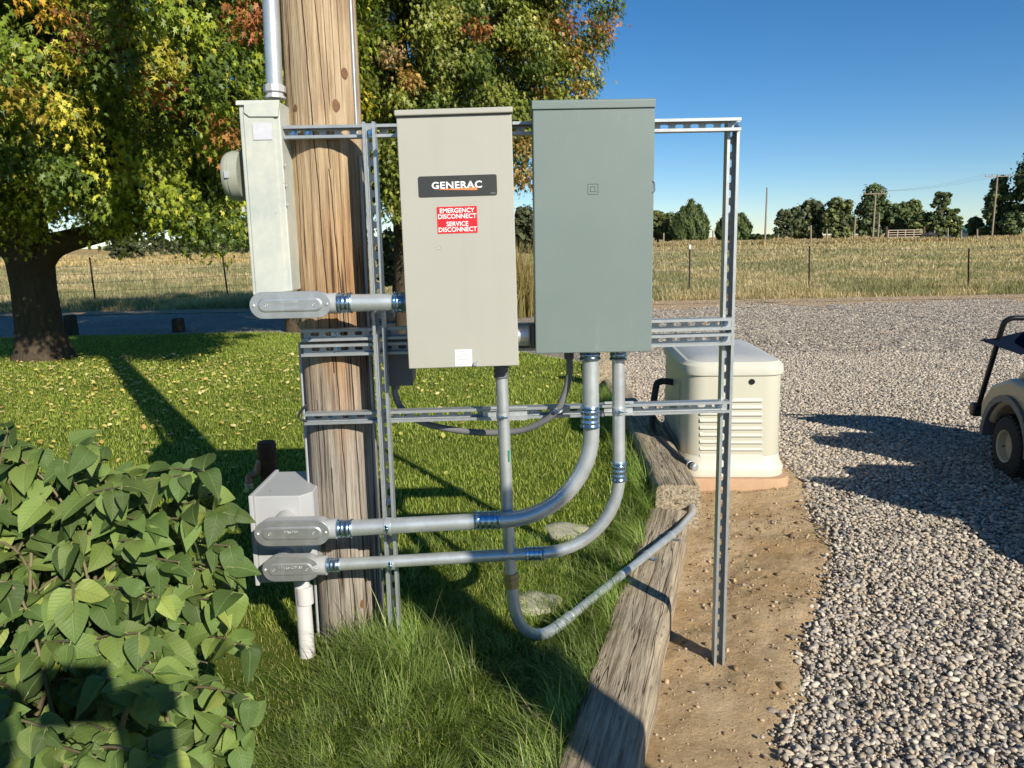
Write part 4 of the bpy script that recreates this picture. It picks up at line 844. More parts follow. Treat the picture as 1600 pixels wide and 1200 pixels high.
# ---- generator
gc = np.array([1.475, 5.40]); GW, GL = .66, 1.12
def rring(w_, l_, r_, z, k=8, yo=0.):
    out = []
    for sx, sy, a0 in ((1, -1, -90), (1, 1, 0), (-1, 1, 90), (-1, -1, 180)):
        for i in range(k+1): a = rad(a0+90*i/k); out.append(np.array([gc[0]+sx*(w_/2-r_)+r_*math.cos(a), gc[1]+yo+sy*(l_/2-r_)+r_*math.sin(a), z]))
    return out
gen = empty('standby_generator', (gc[0], gc[1], -.045), 'bisque standby generator with louvred front on a concrete pad', 'generator')
zb = -.045
pad = MB().loft([rring(.74, 1.22, .12, -.16, 8, -.02), rring(.74, 1.22, .12, -.06, 8, -.02), rring(.725, 1.20, .115, zb, 8, -.02)]).build('concrete_pad', M['pad'], base=(gc[0], gc[1], -.16), smooth=40); tag(pad, 'tan concrete pad with rounded corners under the generator', 'pad')
MB().loft([rring(.70, 1.16, .15, zb), rring(.705, 1.165, .15, zb+.045), rring(.685, 1.145, .15, zb+.065), rring(.665, 1.125, .145, zb+.085), rring(.648, 1.11, .14, zb+.135)]).build('base_skirt', M['gensk'], gen, smooth=35)
body = MB().loft([rring(.636, 1.10, .13, zb+.136), rring(.640, 1.104, .13, zb+.148), rring(.632, 1.096, .13, zb+.665)]).build('enclosure', M['gencase'], gen, smooth=35)
MB().loft([rring(.625, 1.09, .13, zb+.663), rring(.662, 1.12, .14, zb+.669), rring(.668, 1.126, .142, zb+.688), rring(.655, 1.115, .14, zb+.728), rring(.60, 1.06, .12, zb+.752), rring(.565, 1.03, .11, zb+.755)]).build('lid', M['gensk'], gen, smooth=28)
MB().loft([rring(.565, 1.03, .11, zb+.755), rring(.5, .95, .10, zb+.772), rring(.3, .7, .08, zb+.784)]).build('lid_top', M['gentop'], gen, smooth=40)
yf = gc[1]-1.104/2
def gp(px, py): return P(px, py, yf)
for col in ((1103, 1140, 648, 714, 7), (1148, 1200, 627, 714, 9)):
    for i in range(col[4]):
        py = col[2]+(col[3]-col[2])*i/(col[4]-1)-2; a = gp(col[0], py); b = gp(col[1], py)
        mm = MB(); x0_, x1_ = a[0], b[0]; z = a[2]; hh = .0135
        mm.add([(x0_, yf+.004, z+hh), (x1_, yf+.004, z+hh), (x1_-.004, yf-.006, z-hh*.7), (x0_+.004, yf-.006, z-hh*.7), (x0_+.004, yf-.002, z-hh), (x1_-.004, yf-.002, z-hh)], [(0, 3, 2, 1), (3, 4, 5, 2), (0, 4, 3), (1, 2, 5)]); mm.build('louvre', M['gencase'], gen)
        MB().box((x0_+.004, yf-.001, z-hh-.0035), (x1_-.004, yf+.004, z-hh-.0005)).build('louvre_gap', M['darkbox'], gen)
lk = gp(1184, 596); MB().lathe(lk+[0, .002, 0], (0, -1, 0), [(0, .019), (.004, .019), (.005, .015), (.001, .014), (.001, .001)], 20).build('lock', M['blackmet'], gen, smooth=30)
lb_ = gp(1151, 618); MB().box(lb_+[-.022, -.0015, -.026], lb_+[.022, .003, .026]).build('small_sticker', plain('yellowed_sticker', (.5, .5, .36), .5, 0, .2, 90), gen)
gen.rotation_euler = (0, 0, rad(-4)); pad.rotation_euler = (0, 0, rad(-4))
# embossed name on the rounded left flank: running up the panel
sp_ = MB(); 
tx = text('GENERAC', .085, (0, 0, 0), (1, 0, 0), M['gensk'], gen, 'side_lettering', bold=.001)
v = np.zeros(len(tx.data.vertices)*3); tx.data.vertices.foreach_get('co', v); v = v.reshape(-1, 3)+wloc(gen)
xw = gc[0]-.3205; W_ = np.stack([xw-.001+v[:, 1]*0-.002*(v[:, 1] > 0)*0-v[:, 1]*0+(-v[:, 1]+0)*0, gc[1]-.30+(-v[:, 2])*1.0, zb+.40+v[:, 0]], -1); W_[:, 0] = xw+.0005-np.where(v[:, 1] < 0, .003, 0.)
tx.data.vertices.foreach_set('co', (W_-wloc(gen)).ravel())
bw = [np.array([1.20, 5.45, .47]), np.array([1.07, 5.45, .48]), np.array([1.03, 5.42, .42]), np.array([1.0, 5.35, .17]), np.array([1.02, 5.05, .13]), np.array([1.05, 4.62, .135]), np.array([1.09, 4.50, .13])]
wb = empty('generator_whip', bw[3], 'thick black flexible hose from the left side of the generator to the timber', 'hose')
MB().tube(smoothp(bw, 8), .024, 14).build('hose', M['dark'], wb, smooth=60)
e_ = bw[-1]; de = unit(bw[-1]-bw[-2]); MB().lathe(e_-de*.02, de, [(-.06, .025), (-.06, .028), (0, .028), (.002, .022), (.05, .022), (.055, .016)], 16).build('end_fitting', M['pipe'], wb, smooth=35)

# ---- golf cart
TS = np.array([.16, .987]); TS /= np.linalg.norm(TS); TR = np.array([TS[1], -TS[0]])   # forward (away), right
W0 = np.array([3.40, 4.98])
def cp(f, r, z): q = W0+TS*f+TR*r; return np.array([q[0], q[1], z-.135])
cart = empty('golf_cart', cp(0, .5, 0), 'tan golf cart with black tube frame, partly outside the right edge', 'golf cart')
def wheel(f, r, side):
    c = cp(f, r, .215); ax_ = np.array([*(TR*side), 0.])
    t = MB().lathe(c-ax_*.0, ax_, [(-.10, .10), (-.10, .165), (-.088, .196), (-.06, .212), (0, .216), (.06, .212), (.088, .196), (.10, .165), (.098, .115), (.09, .108)], 44, False).build('tyre', M['tyre'], wroot := empty_child('wheel', c, cart), smooth=35)
    tr = MB()
    for k in range(36):
        a = 2*math.pi*k/36
        for s_ in (-1, 1):
            d_ = np.array([*(TS*math.cos(a)), math.sin(a)]); cc = c+d_*.212+ax_*.055*s_; tn = np.array([*(-TS*math.sin(a)), math.cos(a)]); tr.obox(cc, [ax_, tn, d_], (.035, .009, .007))
    tr.build('tread', M['tyre'], wroot)
    MB().lathe(c, ax_, [(.094, .112), (.10, .110), (.092, .100), (.05, .092), (.045, .06), (.06, .045), (.062, .02), (.06, .001)], 30, False).build('rim', M['rim'], wroot, smooth=35)
    MB().lathe(c+ax_*.09, ax_, [(0, .005), (.02, .004)], 8).build('valve', M['blackmet'], wroot)
def empty_child(name, loc, par):
    o = bpy.data.objects.new(name, None); C.objects.link(o); o.parent = par; o.location = tuple(np.array(loc)-wloc(par)); return o
for f, r, s_ in ((0, .0, -1), (0, .98, 1), (-1.66, .0, -1), (-1.66, .98, 1)): wheel(f, r, s_)
# front cowl body: lofted sections across the width
def prof(ps, r0, r1, name, mat, bevel=.02, seg=3):
    m = MB(); m.loft([[cp(f, r0, z) for f, z in ps], [cp(f, r1, z) for f, z in ps]]); return m.build(name, mat, cart, bevel=bevel, seg=seg, smooth=40)
arch = [(.28*math.cos(a), .215+.28*math.sin(a)) for a in np.linspace(rad(5), rad(175), 12)]
prof([(.42, .30)]+[(f, z) for f, z in arch if z > .29]+[(-.42, .26), (-.52, .26), (-.50, .40), (-.30, .66), (.05, .67), (.30, .58), (.43, .44)], -.09, 1.07, 'front_body', M['cartb'], .03)
m = MB(); R2 = [(.30*math.cos(a), .215+.30*math.sin(a)) for a in np.linspace(rad(0), rad(180), 16)]; R3 = [(.345*math.cos(a), .215+.345*math.sin(a)) for a in np.linspace(rad(0), rad(180), 16)]
m.loft([[cp(f, -.115, z) for f, z in R2+R3[::-1]], [cp(f, -.02, z) for f, z in R2+R3[::-1]]]); m.build('fender_trim', M['darkbox'], cart, smooth=40)
prof([(-.45, .24), (-1.15, .24), (-1.15, .30), (-.45, .30)], .0, .98, 'floor_pan', M['blackmet'], .01)
prof([(-1.1, .24), (-2.3, .24), (-2.32, .52), (-2.2, .62), (-1.25, .62), (-1.08, .50)], -.06, 1.04, 'rear_body', M['cartb'], .05)
prof([(.22, .60), (.02, .80), (-.42, .84), (-.46, .74), (-.30, .60)], .0, .98, 'cowl', M['cartb'], .045)
prof([(.16, .585), (.03, .655), (-.42, .655), (-.42, .6)], .02, .96, 'cowl_gap', M['blackmet'], .01)
prof([(-.34, .60), (-.40, 1.02), (-.62, 1.02), (-.60, .60)], .02, .96, 'dashboard', M['cartb'], .04)
prof([(-1.0, .30), (-1.0, .88), (-1.78, .88), (-1.78, .30)], .0, .98, 'seat_base', M['cartb'], .04)
prof([(-1.2, .62), (-1.75, .62), (-1.75, .98), (-1.2, .98)], .0, .98, 'seat', M['carts'], .04)
prof([(-1.72, .72), (-1.80, 1.22), (-1.92, 1.22), (-1.90, .72)], .0, .98, 'backrest', M['carts'], .04)
prof([(.60, .28), (.68, .28), (.68, .38), (.60, .38)], -.06, 1.04, 'bumper', M['blackmet'], .015)
for r in (.12, .86): MB().obox(cp(.5, r, .32), [(*TS, 0), (*TR, 0), (0, 0, 1)], (.12, .04, .03)).build('bumper_bracket', M['blackmet'], cart)
fr = fillet([cp(.62, -.02, .36), cp(.58, -.02, .46), cp(.34, -.02, 1.045), cp(.30, .95, 1.045), cp(.54, 1.0, .46), cp(.58, 1.0, .36)], [.05, .06, .06, .05], 6); MB().tube(fr, .0185, 14).build('tube_frame', M['blackmet'], cart, smooth=60)
cl = []; 
fl = MB(); K = 8; top = []; 
for i in range(K+1):
    t = i/K; a = cp(.42-.02*t, -.12+.62*t, .87+.10*math.sin(t*1.9)); b = cp(.22, -.02+.55*t, .79+.13*math.sin(t*1.9)-.03*math.sin(3*t)); top.append((a, b))
top[0] = (cp(.42, -.13, .885), cp(.41, -.125, .88))
vs = [p for ab in top for p in ab]; nV = len(vs); vs2 = [p+np.array([0, 0, -.006]) for p in vs]; fs = [(2*i, 2*i+1, 2*i+3, 2*i+2) for i in range(K)]; fl.add(vs+vs2, fs+[tuple(q+nV for q in f[::-1]) for f in fs]+[(2*i, 2*i+2, 2*i+2+nV, 2*i+nV) for i in range(K)]+[(2*i+1, 2*i+1+nV, 2*i+3+nV, 2*i+3) for i in range(K)]); fl.build('cloth_flap', M['navy'], cart, smooth=50)
prof([(-.02, .70), (.30, .70), (.32, 1.0), (.26, 1.10), (.02, 1.12), (-.04, 1.0)], .30, .98, 'added_load', M['navy'], .05)  # load added to the cart to widen its cast shadow on the gravel
MB().tube(fillet([cp(-.35, .3, .80), cp(-.60, .3, 1.0)], .01, 2), .018, 10).build('steering_column', M['blackmet'], cart)
sw = cp(-.62, .3, 1.01); MB().tube([sw+np.array([*(TR*.17*math.cos(a)), 0])+np.array([*(TS*.10*math.sin(a)), .13*math.sin(a)]) for a in np.linspace(0, 2*math.pi, 25)], .012, 8, False).build('steering_wheel', M['blackmet'], cart, smooth=60)

# ---- tree stumps / short posts by the road
for px, py, Y, w_, h, lab in ((112, 522, 14.2, .24, .34, 'dark wooden stump post right of the tree trunk, at the road edge'), (279, 517, 14.6, .24, .22, 'low wooden stump post at the lawn edge between tree and meter box'), (462, 516, 14.2, .4, .30, 'low wooden stump at the road edge just left of the pole')):
    p = G(px, py, -.12); m = MB(); m.loft([[p+[w_/2*math.cos(a)*s*(1+.06*math.sin(3*a)), w_/2*math.sin(a)*s, z+.02*math.sin(a)*(z > 0)] for a in np.linspace(0, 2*math.pi, 16, endpoint=False)] for s, z in ((1.05, -.1), (1, .1), (.97, h), (.85, h+.015))])
    tag(m.build('wooden_stump', M['bark'], base=(p[0], p[1], p[2]-.02), smooth=50), lab, 'stump', 'stumps along the road edge')
lp = G(585, 503, -.1); rp_ = G(650, 500, -.1); o = MB().tube([np.array([lp[0]-.6, lp[1], -.0]), np.array([lp[0]+.3, lp[1]+.03, .02]), np.array([rp_[0]+1.2, rp_[1], .0])], [.12, .125, .11], 14).build('log', M['timberx'], base=(lp[0], lp[1], -.13), smooth=50); tag(o, 'grey weathered log lying across the lawn end, left of the beige box', 'log')
p = G(631, 489, -.1); o = MB().box((-.09, -.06, 0), (.09, .06, 1.5)).build('wooden_post', M['rustwood'] if 'rustwood' in M else M['farwood'], bevel=.01); o.location = (p[0], p[1], -.15); tag(o, 'brown wooden post peeping out left of the beige box', 'post')
# ---- person with the phone behind the camera, and an added stand-in post, unseen, to shade the grass
def skinfig(name, pts, edges, mat, parent=None, base=(0, 0, 0)):
    me = bpy.data.meshes.new(name); me.from_pydata([tuple(np.array(p[0])-np.array(base)) for p in pts], edges, []); o = bpy.data.objects.new(name, me); C.objects.link(o); o.location = tuple(base)
    o.modifiers.new('skin', 'SKIN'); o.modifiers.new('sub', 'SUBSURF').levels = 2; o.modifiers['sub'].render_levels = 2
    sv = me.skin_vertices[0].data
    for i, p in enumerate(pts): sv[i].radius = (p[1], p[2] if len(p) > 2 else p[1])
    sv[0].use_root = True; me.materials.append(mat); return o
px_, py_ = .0, -.42
pts = [((px_, py_, 1.0), .15, .11), ((px_, py_, 1.15), .145, .105), ((px_, py_, 1.40), .165, .11), ((px_, py_+.01, 1.54), .06), ((px_, py_+.04, 1.63), .085, .09), ((px_, py_+.04, 1.75), .09, .095),
       ((px_-.2, py_, 1.32), .06), ((px_-.30, py_+.12, 1.18), .05), ((px_-.19, py_+.32, 1.50), .055), ((px_-.15, py_+.385, 1.60), .07),
       ((px_+.2, py_, 1.32), .06), ((px_+.30, py_+.12, 1.18), .05), ((px_+.19, py_+.32, 1.50), .055), ((px_+.15, py_+.385, 1.60), .07),
       ((px_-.10, py_, .85), .09), ((px_-.11, py_+.02, .48), .06), ((px_-.11, py_, .08), .045), ((px_-.12, py_+.12, .04), .04),
       ((px_+.10, py_, .85), .09), ((px_+.11, py_+.02, .48), .06), ((px_+.11, py_, .08), .045), ((px_+.12, py_+.12, .04), .04)]
ed = [(0, 1), (1, 2), (2, 3), (3, 4), (4, 5), (2, 6), (6, 7), (7, 8), (8, 9), (2, 10), (10, 11), (11, 12), (12, 13), (0, 14), (14, 15), (15, 16), (16, 17), (0, 18), (18, 19), (19, 20), (20, 21)]
person = skinfig('person', pts, ed, M['cloth'], base=(px_, py_, 0)); tag(person, 'person standing behind the camera holding up a phone with both hands', 'person')
ph = MB().box((-.085, -.022, 1.475), (.085, -.012, 1.63)).build('phone', M['phone'], base=(0, -.015, 1.46), bevel=.003); tag(ph, 'dark phone held sideways at eye height', 'phone')
shadow_post = MB().box((-.135, -.12, 0), (.135, .12, 2.78)).build('timber_post', M['farwood'], bevel=.01); shadow_post.location = (1.92, -.575, -.15); shadow_post.rotation_euler = (0, 0, rad(32)); tag(shadow_post, 'tall square stand-in post added behind the camera on its right to cast a shadow', 'post')

# ---- trees
def leaf_template():
    v = np.array([(0, -.45, .0), (.17, -.28, .05), (.52, -.20, .0), (.22, .02, .07), (.44, .38, .0), (.10, .22, .05), (0, .80, -.12), (-.10, .22, .05), (-.44, .38, 0), (-.22, .02, .07), (-.52, -.20, .0), (-.17, -.28, .05), (0, 0, .0)])
    f = [(12, i, (i+1) % 12) for i in range(12)]
    return v*np.array([.82, 1.1, 1.]), np.array(f)
LV, LF = leaf_template()
def crown_pts(ells, n_cl, seed):
    r = np.random.default_rng(seed); out = []; vol = np.array([e[1][0]*e[1][1]*e[1][2] for e in ells]); vol = vol**.75/np.sum(vol**.75)
    idx = r.choice(len(ells), n_cl, p=vol)
    for i in idx:
        c, rr = ells[i][:2]; d = unit(r.normal(size=3)); s = r.uniform(.45, 1.02)**.6; out.append(np.array(c)+d*np.array(rr)*s)
    return np.array(out)
def foliage(name, centers, n_leaf, size, spread, pal, wts, accents, mat, parent, seed, droop=.6, tv=LV, tf=LF):
    r = np.random.default_rng(seed); nC = len(centers); csz = r.uniform(.6, 1.35, nC); ci = r.integers(0, nC, n_leaf)
    off = r.normal(size=(n_leaf, 3))*np.array([.95, .95, .95])*spread*csz[ci][:, None]*.5; pos = centers[ci]+off; pos[:, 2] -= droop*np.hypot(off[:, 0], off[:, 1])*.5
    # leaf normals: upward-outward with scatter, tips hanging
    cen = centers.mean(0); outw = (pos-cen); outw[:, 2] *= .3; outw /= np.linalg.norm(outw, axis=1, keepdims=True)+1e-6
    Z = outw*.8+np.array([0, 0, .55])+r.normal(size=(n_leaf, 3))*.55; tip = np.array([0, 0, -1.])+outw*.5+r.normal(size=(n_leaf, 3))*.5
    Mx = frames(Z, tip)*(size*r.uniform(.6, 1.3, n_leaf))[:, None, None]*np.array([.9, 1, 1])[None, None, :]
    if accents:
        ac_c = np.array([a_[0] for a_ in accents]); kk = r.random(n_leaf) < (.0004 if seed == 6 else .0010)*len(accents); ai = r.integers(0, len(accents), n_leaf)
        rr_ = np.array([a_[1] for a_ in accents])[ai]; o2 = r.normal(size=(n_leaf, 3))*rr_[:, None]*.30*np.array([1, 1, .8]); pos = np.where(kk[:, None], ac_c[ai]+o2, pos)
    pal = np.array(pal); ccol = pal[r.choice(len(pal), nC, p=np.array(wts)/sum(wts))]*r.uniform(.8, 1.25, (nC, 1))
    if accents:
        acl = np.array([a_[2] for a_ in accents])
    base_col = np.where(kk[:, None], acl[ai], ccol[ci]) if accents else ccol[ci]
    col = base_col*r.uniform(.72, 1.3, (n_leaf, 1)); mixw = r.random((n_leaf, 1)) < .12; col = np.where(mixw, pal[r.integers(0, len(pal), n_leaf)], col)
    V_, F_, c_, _ = scatter(tv, tf, pos, Mx, col); o = np_obj(name, V_, F_, mat, c_, parent=parent, base=wloc(parent)); return o
def limbs(parent, start, centers, n, r0, seed, mat=None, name='limb', toward=.9):
    r = np.random.default_rng(seed); pick = centers[r.choice(len(centers), n, replace=False)]; m = MB()
    for q in pick:
        s = np.array(start)+[0, 0, r.uniform(0, .9)]; e = s+(q-s)*toward; mid = (s+e)/2+r.normal(size=3)*.25+[0, 0, .25]; m.tube(smoothp([s, mid, e], 5), list(np.linspace(r0, r0*.12, 11)), 8)
    return m.build(name, mat or M['bark'], parent, smooth=60)
# big maple at the left
tb = G(68, 560, -.06); T1 = empty('maple_tree', tb, 'large maple at the left with thick dark trunk and green-yellow leaves', 'tree')
rings = []
for z, r_ in ((-.2, .46), (.0, .40), (.15, .34), (.5, .30), (1.0, .285), (1.35, .30), (1.55, .32), (1.8, .28), (2.4, .28), (3.4, .2)):
    rings.append([tb+[r_*math.cos(a)*(1+.07*math.sin(5*a+z)+(.12*math.sin(4*a) if z < .2 else 0)), r_*math.sin(a), z] for a in np.linspace(0, 2*math.pi, 26, endpoint=False)])
MB().loft(rings).build('trunk', M['bark'], T1, smooth=60)
lm = MB(); lm.tube(smoothp([tb+[.1, 0, 1.35], tb+[.55, -.2, 1.62], P(200, 352, 10.1), P(290, 318, 9.9), P(380, 240, 9.8)], 6), list(np.linspace(.19, .04, 25)), 14)
lm.tube(smoothp([tb+[-.1, 0, 1.4], tb+[-.5, -.2, 2.0], tb+[-1.6, -.4, 2.7]], 6), list(np.linspace(.2, .07, 13)), 12); lm.build('main_limb', M['bark'], T1, smooth=60)
ELL1 = [((-6.6, 9.6, 4.2), (3.6, 3.4, 2.4)), ((-4.0, 9.0, 3.9), (2.6, 2.8, 1.9)), ((-5.2, 9.0, 6.6), (5.2, 4.0, 2.6)), ((-8.8, 9.8, 3.3), (2.6, 2.4, 1.9)), ((-3.2, 8.4, 3.0), (1.5, 1.3, .85)), ((-5.8, 8.0, 2.9), (2.2, 1.3, .75)), ((-2.9, 8.2, 5.0), (1.9, 1.9, 1.6)), ((-6.0, 11.8, 3.4), (4.4, 1.4, 1.7)), ((-4.6, 11.2, 4.6), (3.6, 1.2, 2.2)), ((-4.9, 9.0, 2.75), (2.6, 1.2, .6)), ((-3.4, 10.6, 3.3), (1.8, 1.5, 1.3))]
C1 = crown_pts(ELL1, 1700, 5)
ex = []
for px, py, Y in ((300, 345, 9.0), (330, 372, 8.9), (355, 345, 9), (372, 300, 9), (270, 330, 9.1), (235, 322, 9.2), (205, 335, 9.0), (160, 345, 9.1), (125, 352, 9.2), (95, 350, 9.3), (60, 362, 9.2), (30, 378, 9.3), (8, 372, 9.2), (-20, 365, 9.3), (-60, 370, 9), (385, 345, 9.2), (345, 300, 9.3), (310, 300, 9.4), (280, 290, 9.6), (360, 385, 8.8), (300, 385, 8.9), (410, 330, 9.4)):
    for q in range(2): ex.append(P(px, py-48, Y)+rng.normal(size=3)*[.15, .5, .08])
for px, py in ((175, 330), (205, 318), (235, 312), (262, 300), (290, 300), (318, 305), (345, 318), (368, 330), (140, 345), (225, 345), (305, 345), (335, 365), (270, 335)):
    for q in range(2): ex.append(P(px, py-8, 8.7)+rng.normal(size=3)*[.10, .3, .06])
C1 = np.concatenate([C1, np.array(ex)])
PAL1 = [(.17, .225, .028), (.27, .32, .032), (.42, .43, .045), (.085, .13, .02), (.52, .46, .06)]
acc1 = [(P(100, 95, 7.3), .3, (.46, .40, .05)), (P(230, 60, 7.4), .35, (.40, .42, .05)), (P(140, 50, 7.2), .42, (.26, .11, .05)), (P(75, 8, 7.2), .4, (.55, .33, .04)), (P(255, 140, 7.4), .38, (.42, .15, .04)), (P(350, 210, 7.6), .42, (.36, .17, .05)), (P(385, 35, 7.6), .35, (.40, .15, .06)), (P(35, 155, 7.0), .4, (.42, .30, .05)), (P(395, 20, 8.), .35, (.40, .13, .05))]
foliage('crown', C1, 330000, .066, .25, PAL1, [5, 4, 2, 4, .6], acc1, M['leaf'], T1, 6)
limbs(T1, tb+[0, 0, 1.9], C1, 46, .13, 8, name='branches')
# second maple behind the boxes
tb2 = np.array([-1.75, 13.4, -.05]); T2 = empty('maple_tree', tb2, 'maple behind the boxes, its right edge turning orange against the sky', 'tree')
MB().loft([[tb2+[r_*math.cos(a), r_*math.sin(a), z] for a in np.linspace(0, 2*math.pi, 20, endpoint=False)] for z, r_ in ((-.1, .34), (.1, .27), (1.5, .24), (3, .2), (5, .12))]).build('trunk', M['bark'], T2, smooth=60)
ELL2 = [((-1.9, 12.4, 4.6), (2.5, 2.2, 2.5)), ((-.6, 12.2, 4.9), (1.75, 1.6, 2.4)), ((-.1, 12.0, 6.6), (1.6, 1.7, 2.0)), ((-2.6, 12.6, 6.8), (3.0, 2.4, 2.2)), ((-.2, 12.0, 3.6), (1.2, 1.2, 1.2)), ((-2.0, 12.2, 2.7), (1.6, 1.3, .9)), ((.95, 12.0, 4.75), (.75, .7, .85)), ((-1.6, 13.6, 4.8), (2.7, .9, 2.8)), ((.5, 12.0, 5.6), (.9, .8, 1.1)), ((.75, 12.0, 3.75), (.7, .7, .42))]
C2 = crown_pts(ELL2, 1500, 15)
acc2 = [(P(840, 80, 11.6), .6, (.38, .27, .06)), (P(905, 90, 11.6), .55, (.45, .26, .06)), (P(940, 45, 11.8), .45, (.42, .20, .07)), (P(880, 40, 11.6), .45, (.42, .17, .06)), (P(900, 140, 11.6), .5, (.46, .30, .07)), (P(850, 150, 11.6), .45, (.42, .28, .08)), (P(745, 45, 10.9), .35, (.45, .20, .07)), (P(640, 125, 10.6), .3, (.42, .26, .08)), (P(610, 90, 10.8), .3, (.45, .32, .16)), (P(820, 230, 11.2), .45, (.40, .28, .10)), (P(815, 280, 11.2), .35, (.38, .24, .08))]
foliage('crown', C2, 240000, .064, .25, [(.15, .19, .03), (.23, .26, .045), (.075, .12, .025), (.38, .36, .08)], [4, 3, 4, 1.5], acc2, M['leaf'], T2, 16)
limbs(T2, tb2+[0, 0, 2.0], C2, 34, .11, 18, name='branches')

# ---- foreground bush
bushroot = empty('leafy_bush', (-1.35, 1.95, 0), 'bush with large heart shaped green leaves at the lower left', 'bush')
bl_v, bl_f, bl_uv = [], [], []
RW = 8
for i in range(RW+1):
    t = i/RW; wd_ = .46*(max(0., math.sin(math.pi*min(1, t**.62*.98+.02))))**.85*(1.08-.25*t); wd_ = wd_ if 0 < i < RW else (.03 if i == 0 else 0.004)
    back = -.10*(1 if i == 1 else 0)
    for j, u in enumerate((-1, -.5, 0, .5, 1)):
        y = t+(-.11*abs(u)**2*(1-t)**3*1.6); zz = -.34*t*t+.22*abs(u)*wd_*1.3+.025*math.sin(9*t+u*2)*abs(u)
        bl_v.append((u*wd_, y, zz)); bl_uv.append((.5+u*.5*wd_/.46, t, 0))
for i in range(RW):
    for j in range(4): a = i*5+j; bl_f.append((a, a+1, a+6, a+5))
bl_v, bl_f, bl_uv = np.array(bl_v), np.array(bl_f), np.array(bl_uv)
poly = np.array([(-60, 640), (10, 662), (70, 690), (150, 690), (185, 745), (240, 745), (290, 728), (335, 745), (368, 790), (372, 850), (355, 905), (375, 925), (330, 975), (385, 1010), (395, 1090), (380, 1150), (350, 1210), (340, 1330), (-400, 1330), (-400, 760)])
def inpoly(x, y):
    c = np.zeros(len(x), bool); j = len(poly)-1
    for i in range(len(poly)):
        xi, yi = poly[i]; xj, yj = poly[j]; k = ((yi > y) != (yj > y)) & (x < (xj-xi)*(y-yi)/(yj-yi+1e-9)+xi); c ^= k; j = i
    return c
r = np.random.default_rng(77)
basep = np.array([-1.25, 2.0, 0.]); stems = MB(); lp_, ld_, side_ = [], [], []
cand = np.stack([r.uniform(-350, 390, 900), r.uniform(650, 1300, 900)], -1); cand = cand[inpoly(cand[:, 0], cand[:, 1])]
tips = [(12, 672, 1.95), (62, 700, 2.0), (140, 700, 1.9), (285, 742, 1.85), (318, 735, 1.85), (363, 800, 1.9), (365, 925, 1.85), (385, 1010, 1.8), (390, 1090, 1.75), (375, 1150, 1.6), (190, 760, 1.8), (100, 720, 1.85), (340, 770, 1.95)]
for q in cand[:235]: tips.append((q[0], q[1], 2.05-.75*np.clip((q[1]-700)/500, 0, 1)*r.uniform(.3, 1.)+r.uniform(-.1, .12)))
for (px, py, Y) in tips:
    if px > 285: Y = max(Y, 1.88)
    e = P(px, py, Y)
    if e[2] < .06: e[2] = .06+.1*r.random()
    s = basep+np.array([r.normal()*.18, r.normal()*.15, 0]); s[0] += (e[0]-basep[0])*.62; s[1] += (e[1]-basep[1])*.3
    if px > 175 or py > 980:
        s = e+np.array([-.22-.14*r.random(), .16+.1*r.random(), -.16-.1*r.random()]); s[2] = max(s[2], .04)
        mid = s*.5+e*.5+np.array([-.01, .02, .05])
    else: mid = s*.45+e*.55+np.array([0, .05, .18+.12*r.random()])
    L = smoothp([s, s*.6+mid*.4+[0, 0, .03], mid, e], 6)
    stems.tube(L, list(np.linspace(.0075, .0022, len(L))), 6)
    L = np.array(L); ln = np.linalg.norm(np.diff(L, axis=0), axis=1).cumsum(); tot = ln[-1]; dd = tot
    k = 0; flip = r.uniform(0, 3.14)
    while dd > max(.12, tot-.34):
        i = min(len(L)-2, np.searchsorted(ln, dd-1e-6)); p = L[i+1] if k == 0 else L[i]+(L[i+1]-L[i])*.5; tg = unit(L[i+1]-L[i])
        u_, v_ = perp(tg)
        for sgn in (1, -1):
            a = flip+k*1.9; d_ = (u_*math.cos(a)+v_*math.sin(a))*sgn+tg*.7; lp_.append(p); ld_.append(unit(d_)); side_.append(e)
        k += 1; dd -= r.uniform(.045, .07)
stems.build('stems', M['twig'], bushroot, smooth=60)
lp_, ld_ = np.array(lp_), np.array(ld_); n = len(lp_); keep = r.random(n) < .95; lp_, ld_ = lp_[keep], ld_[keep]; n = len(lp_)
cenb = np.array([-1.3, 2.0, .3]); outw = lp_-cenb; outw /= np.linalg.norm(outw, axis=1, keepdims=True)
tip = ld_*.55+np.array([.12, -.35, -.28])+r.normal(size=(n, 3))*.45; Zb = np.array([.10, -.38, .8])+outw*.25+r.normal(size=(n, 3))*.48
Zb /= np.linalg.norm(Zb, axis=1, keepdims=True); tip = tip-Zb*(tip*Zb).sum(1, keepdims=True)
sz = r.uniform(.034, .084, n); Mx = frames(Zb, tip)*sz[:, None, None]
cols = np.array([(.125, .19, .046), (.085, .14, .034), (.17, .235, .055), (.28, .34, .075)])[r.choice(4, n, p=[.35, .35, .22, .08])]*r.uniform(.6, 1.35, (n, 1))
off = lp_+tip/np.linalg.norm(tip, axis=1, keepdims=True)*.014
k1 = r.random(n) < .5; bl_w = bl_v.copy(); bl_w[:, 2] = -.62*bl_v[:, 1]**2+.20*np.abs(bl_v[:, 0])+.05*np.sin(7*bl_v[:, 1]+1); bl_w[:, 0] *= .82; bl_w[:, 0] += .10*bl_v[:, 1]**2
q1 = scatter(bl_v, bl_f, off[k1], Mx[k1], cols[k1], bl_uv); q2 = scatter(bl_w, bl_f, off[~k1], Mx[~k1], cols[~k1], bl_uv)
V_ = np.concatenate([q1[0], q2[0]]); F_ = np.concatenate([q1[1], q2[1]+len(q1[0])]); c_ = np.concatenate([q1[2], q2[2]]); u_ = np.concatenate([q1[3], q2[3]]); np_obj('leaves', V_, F_, M['bushleaf'], c_, u_, True, bushroot, wloc(bushroot))
pet = MB()
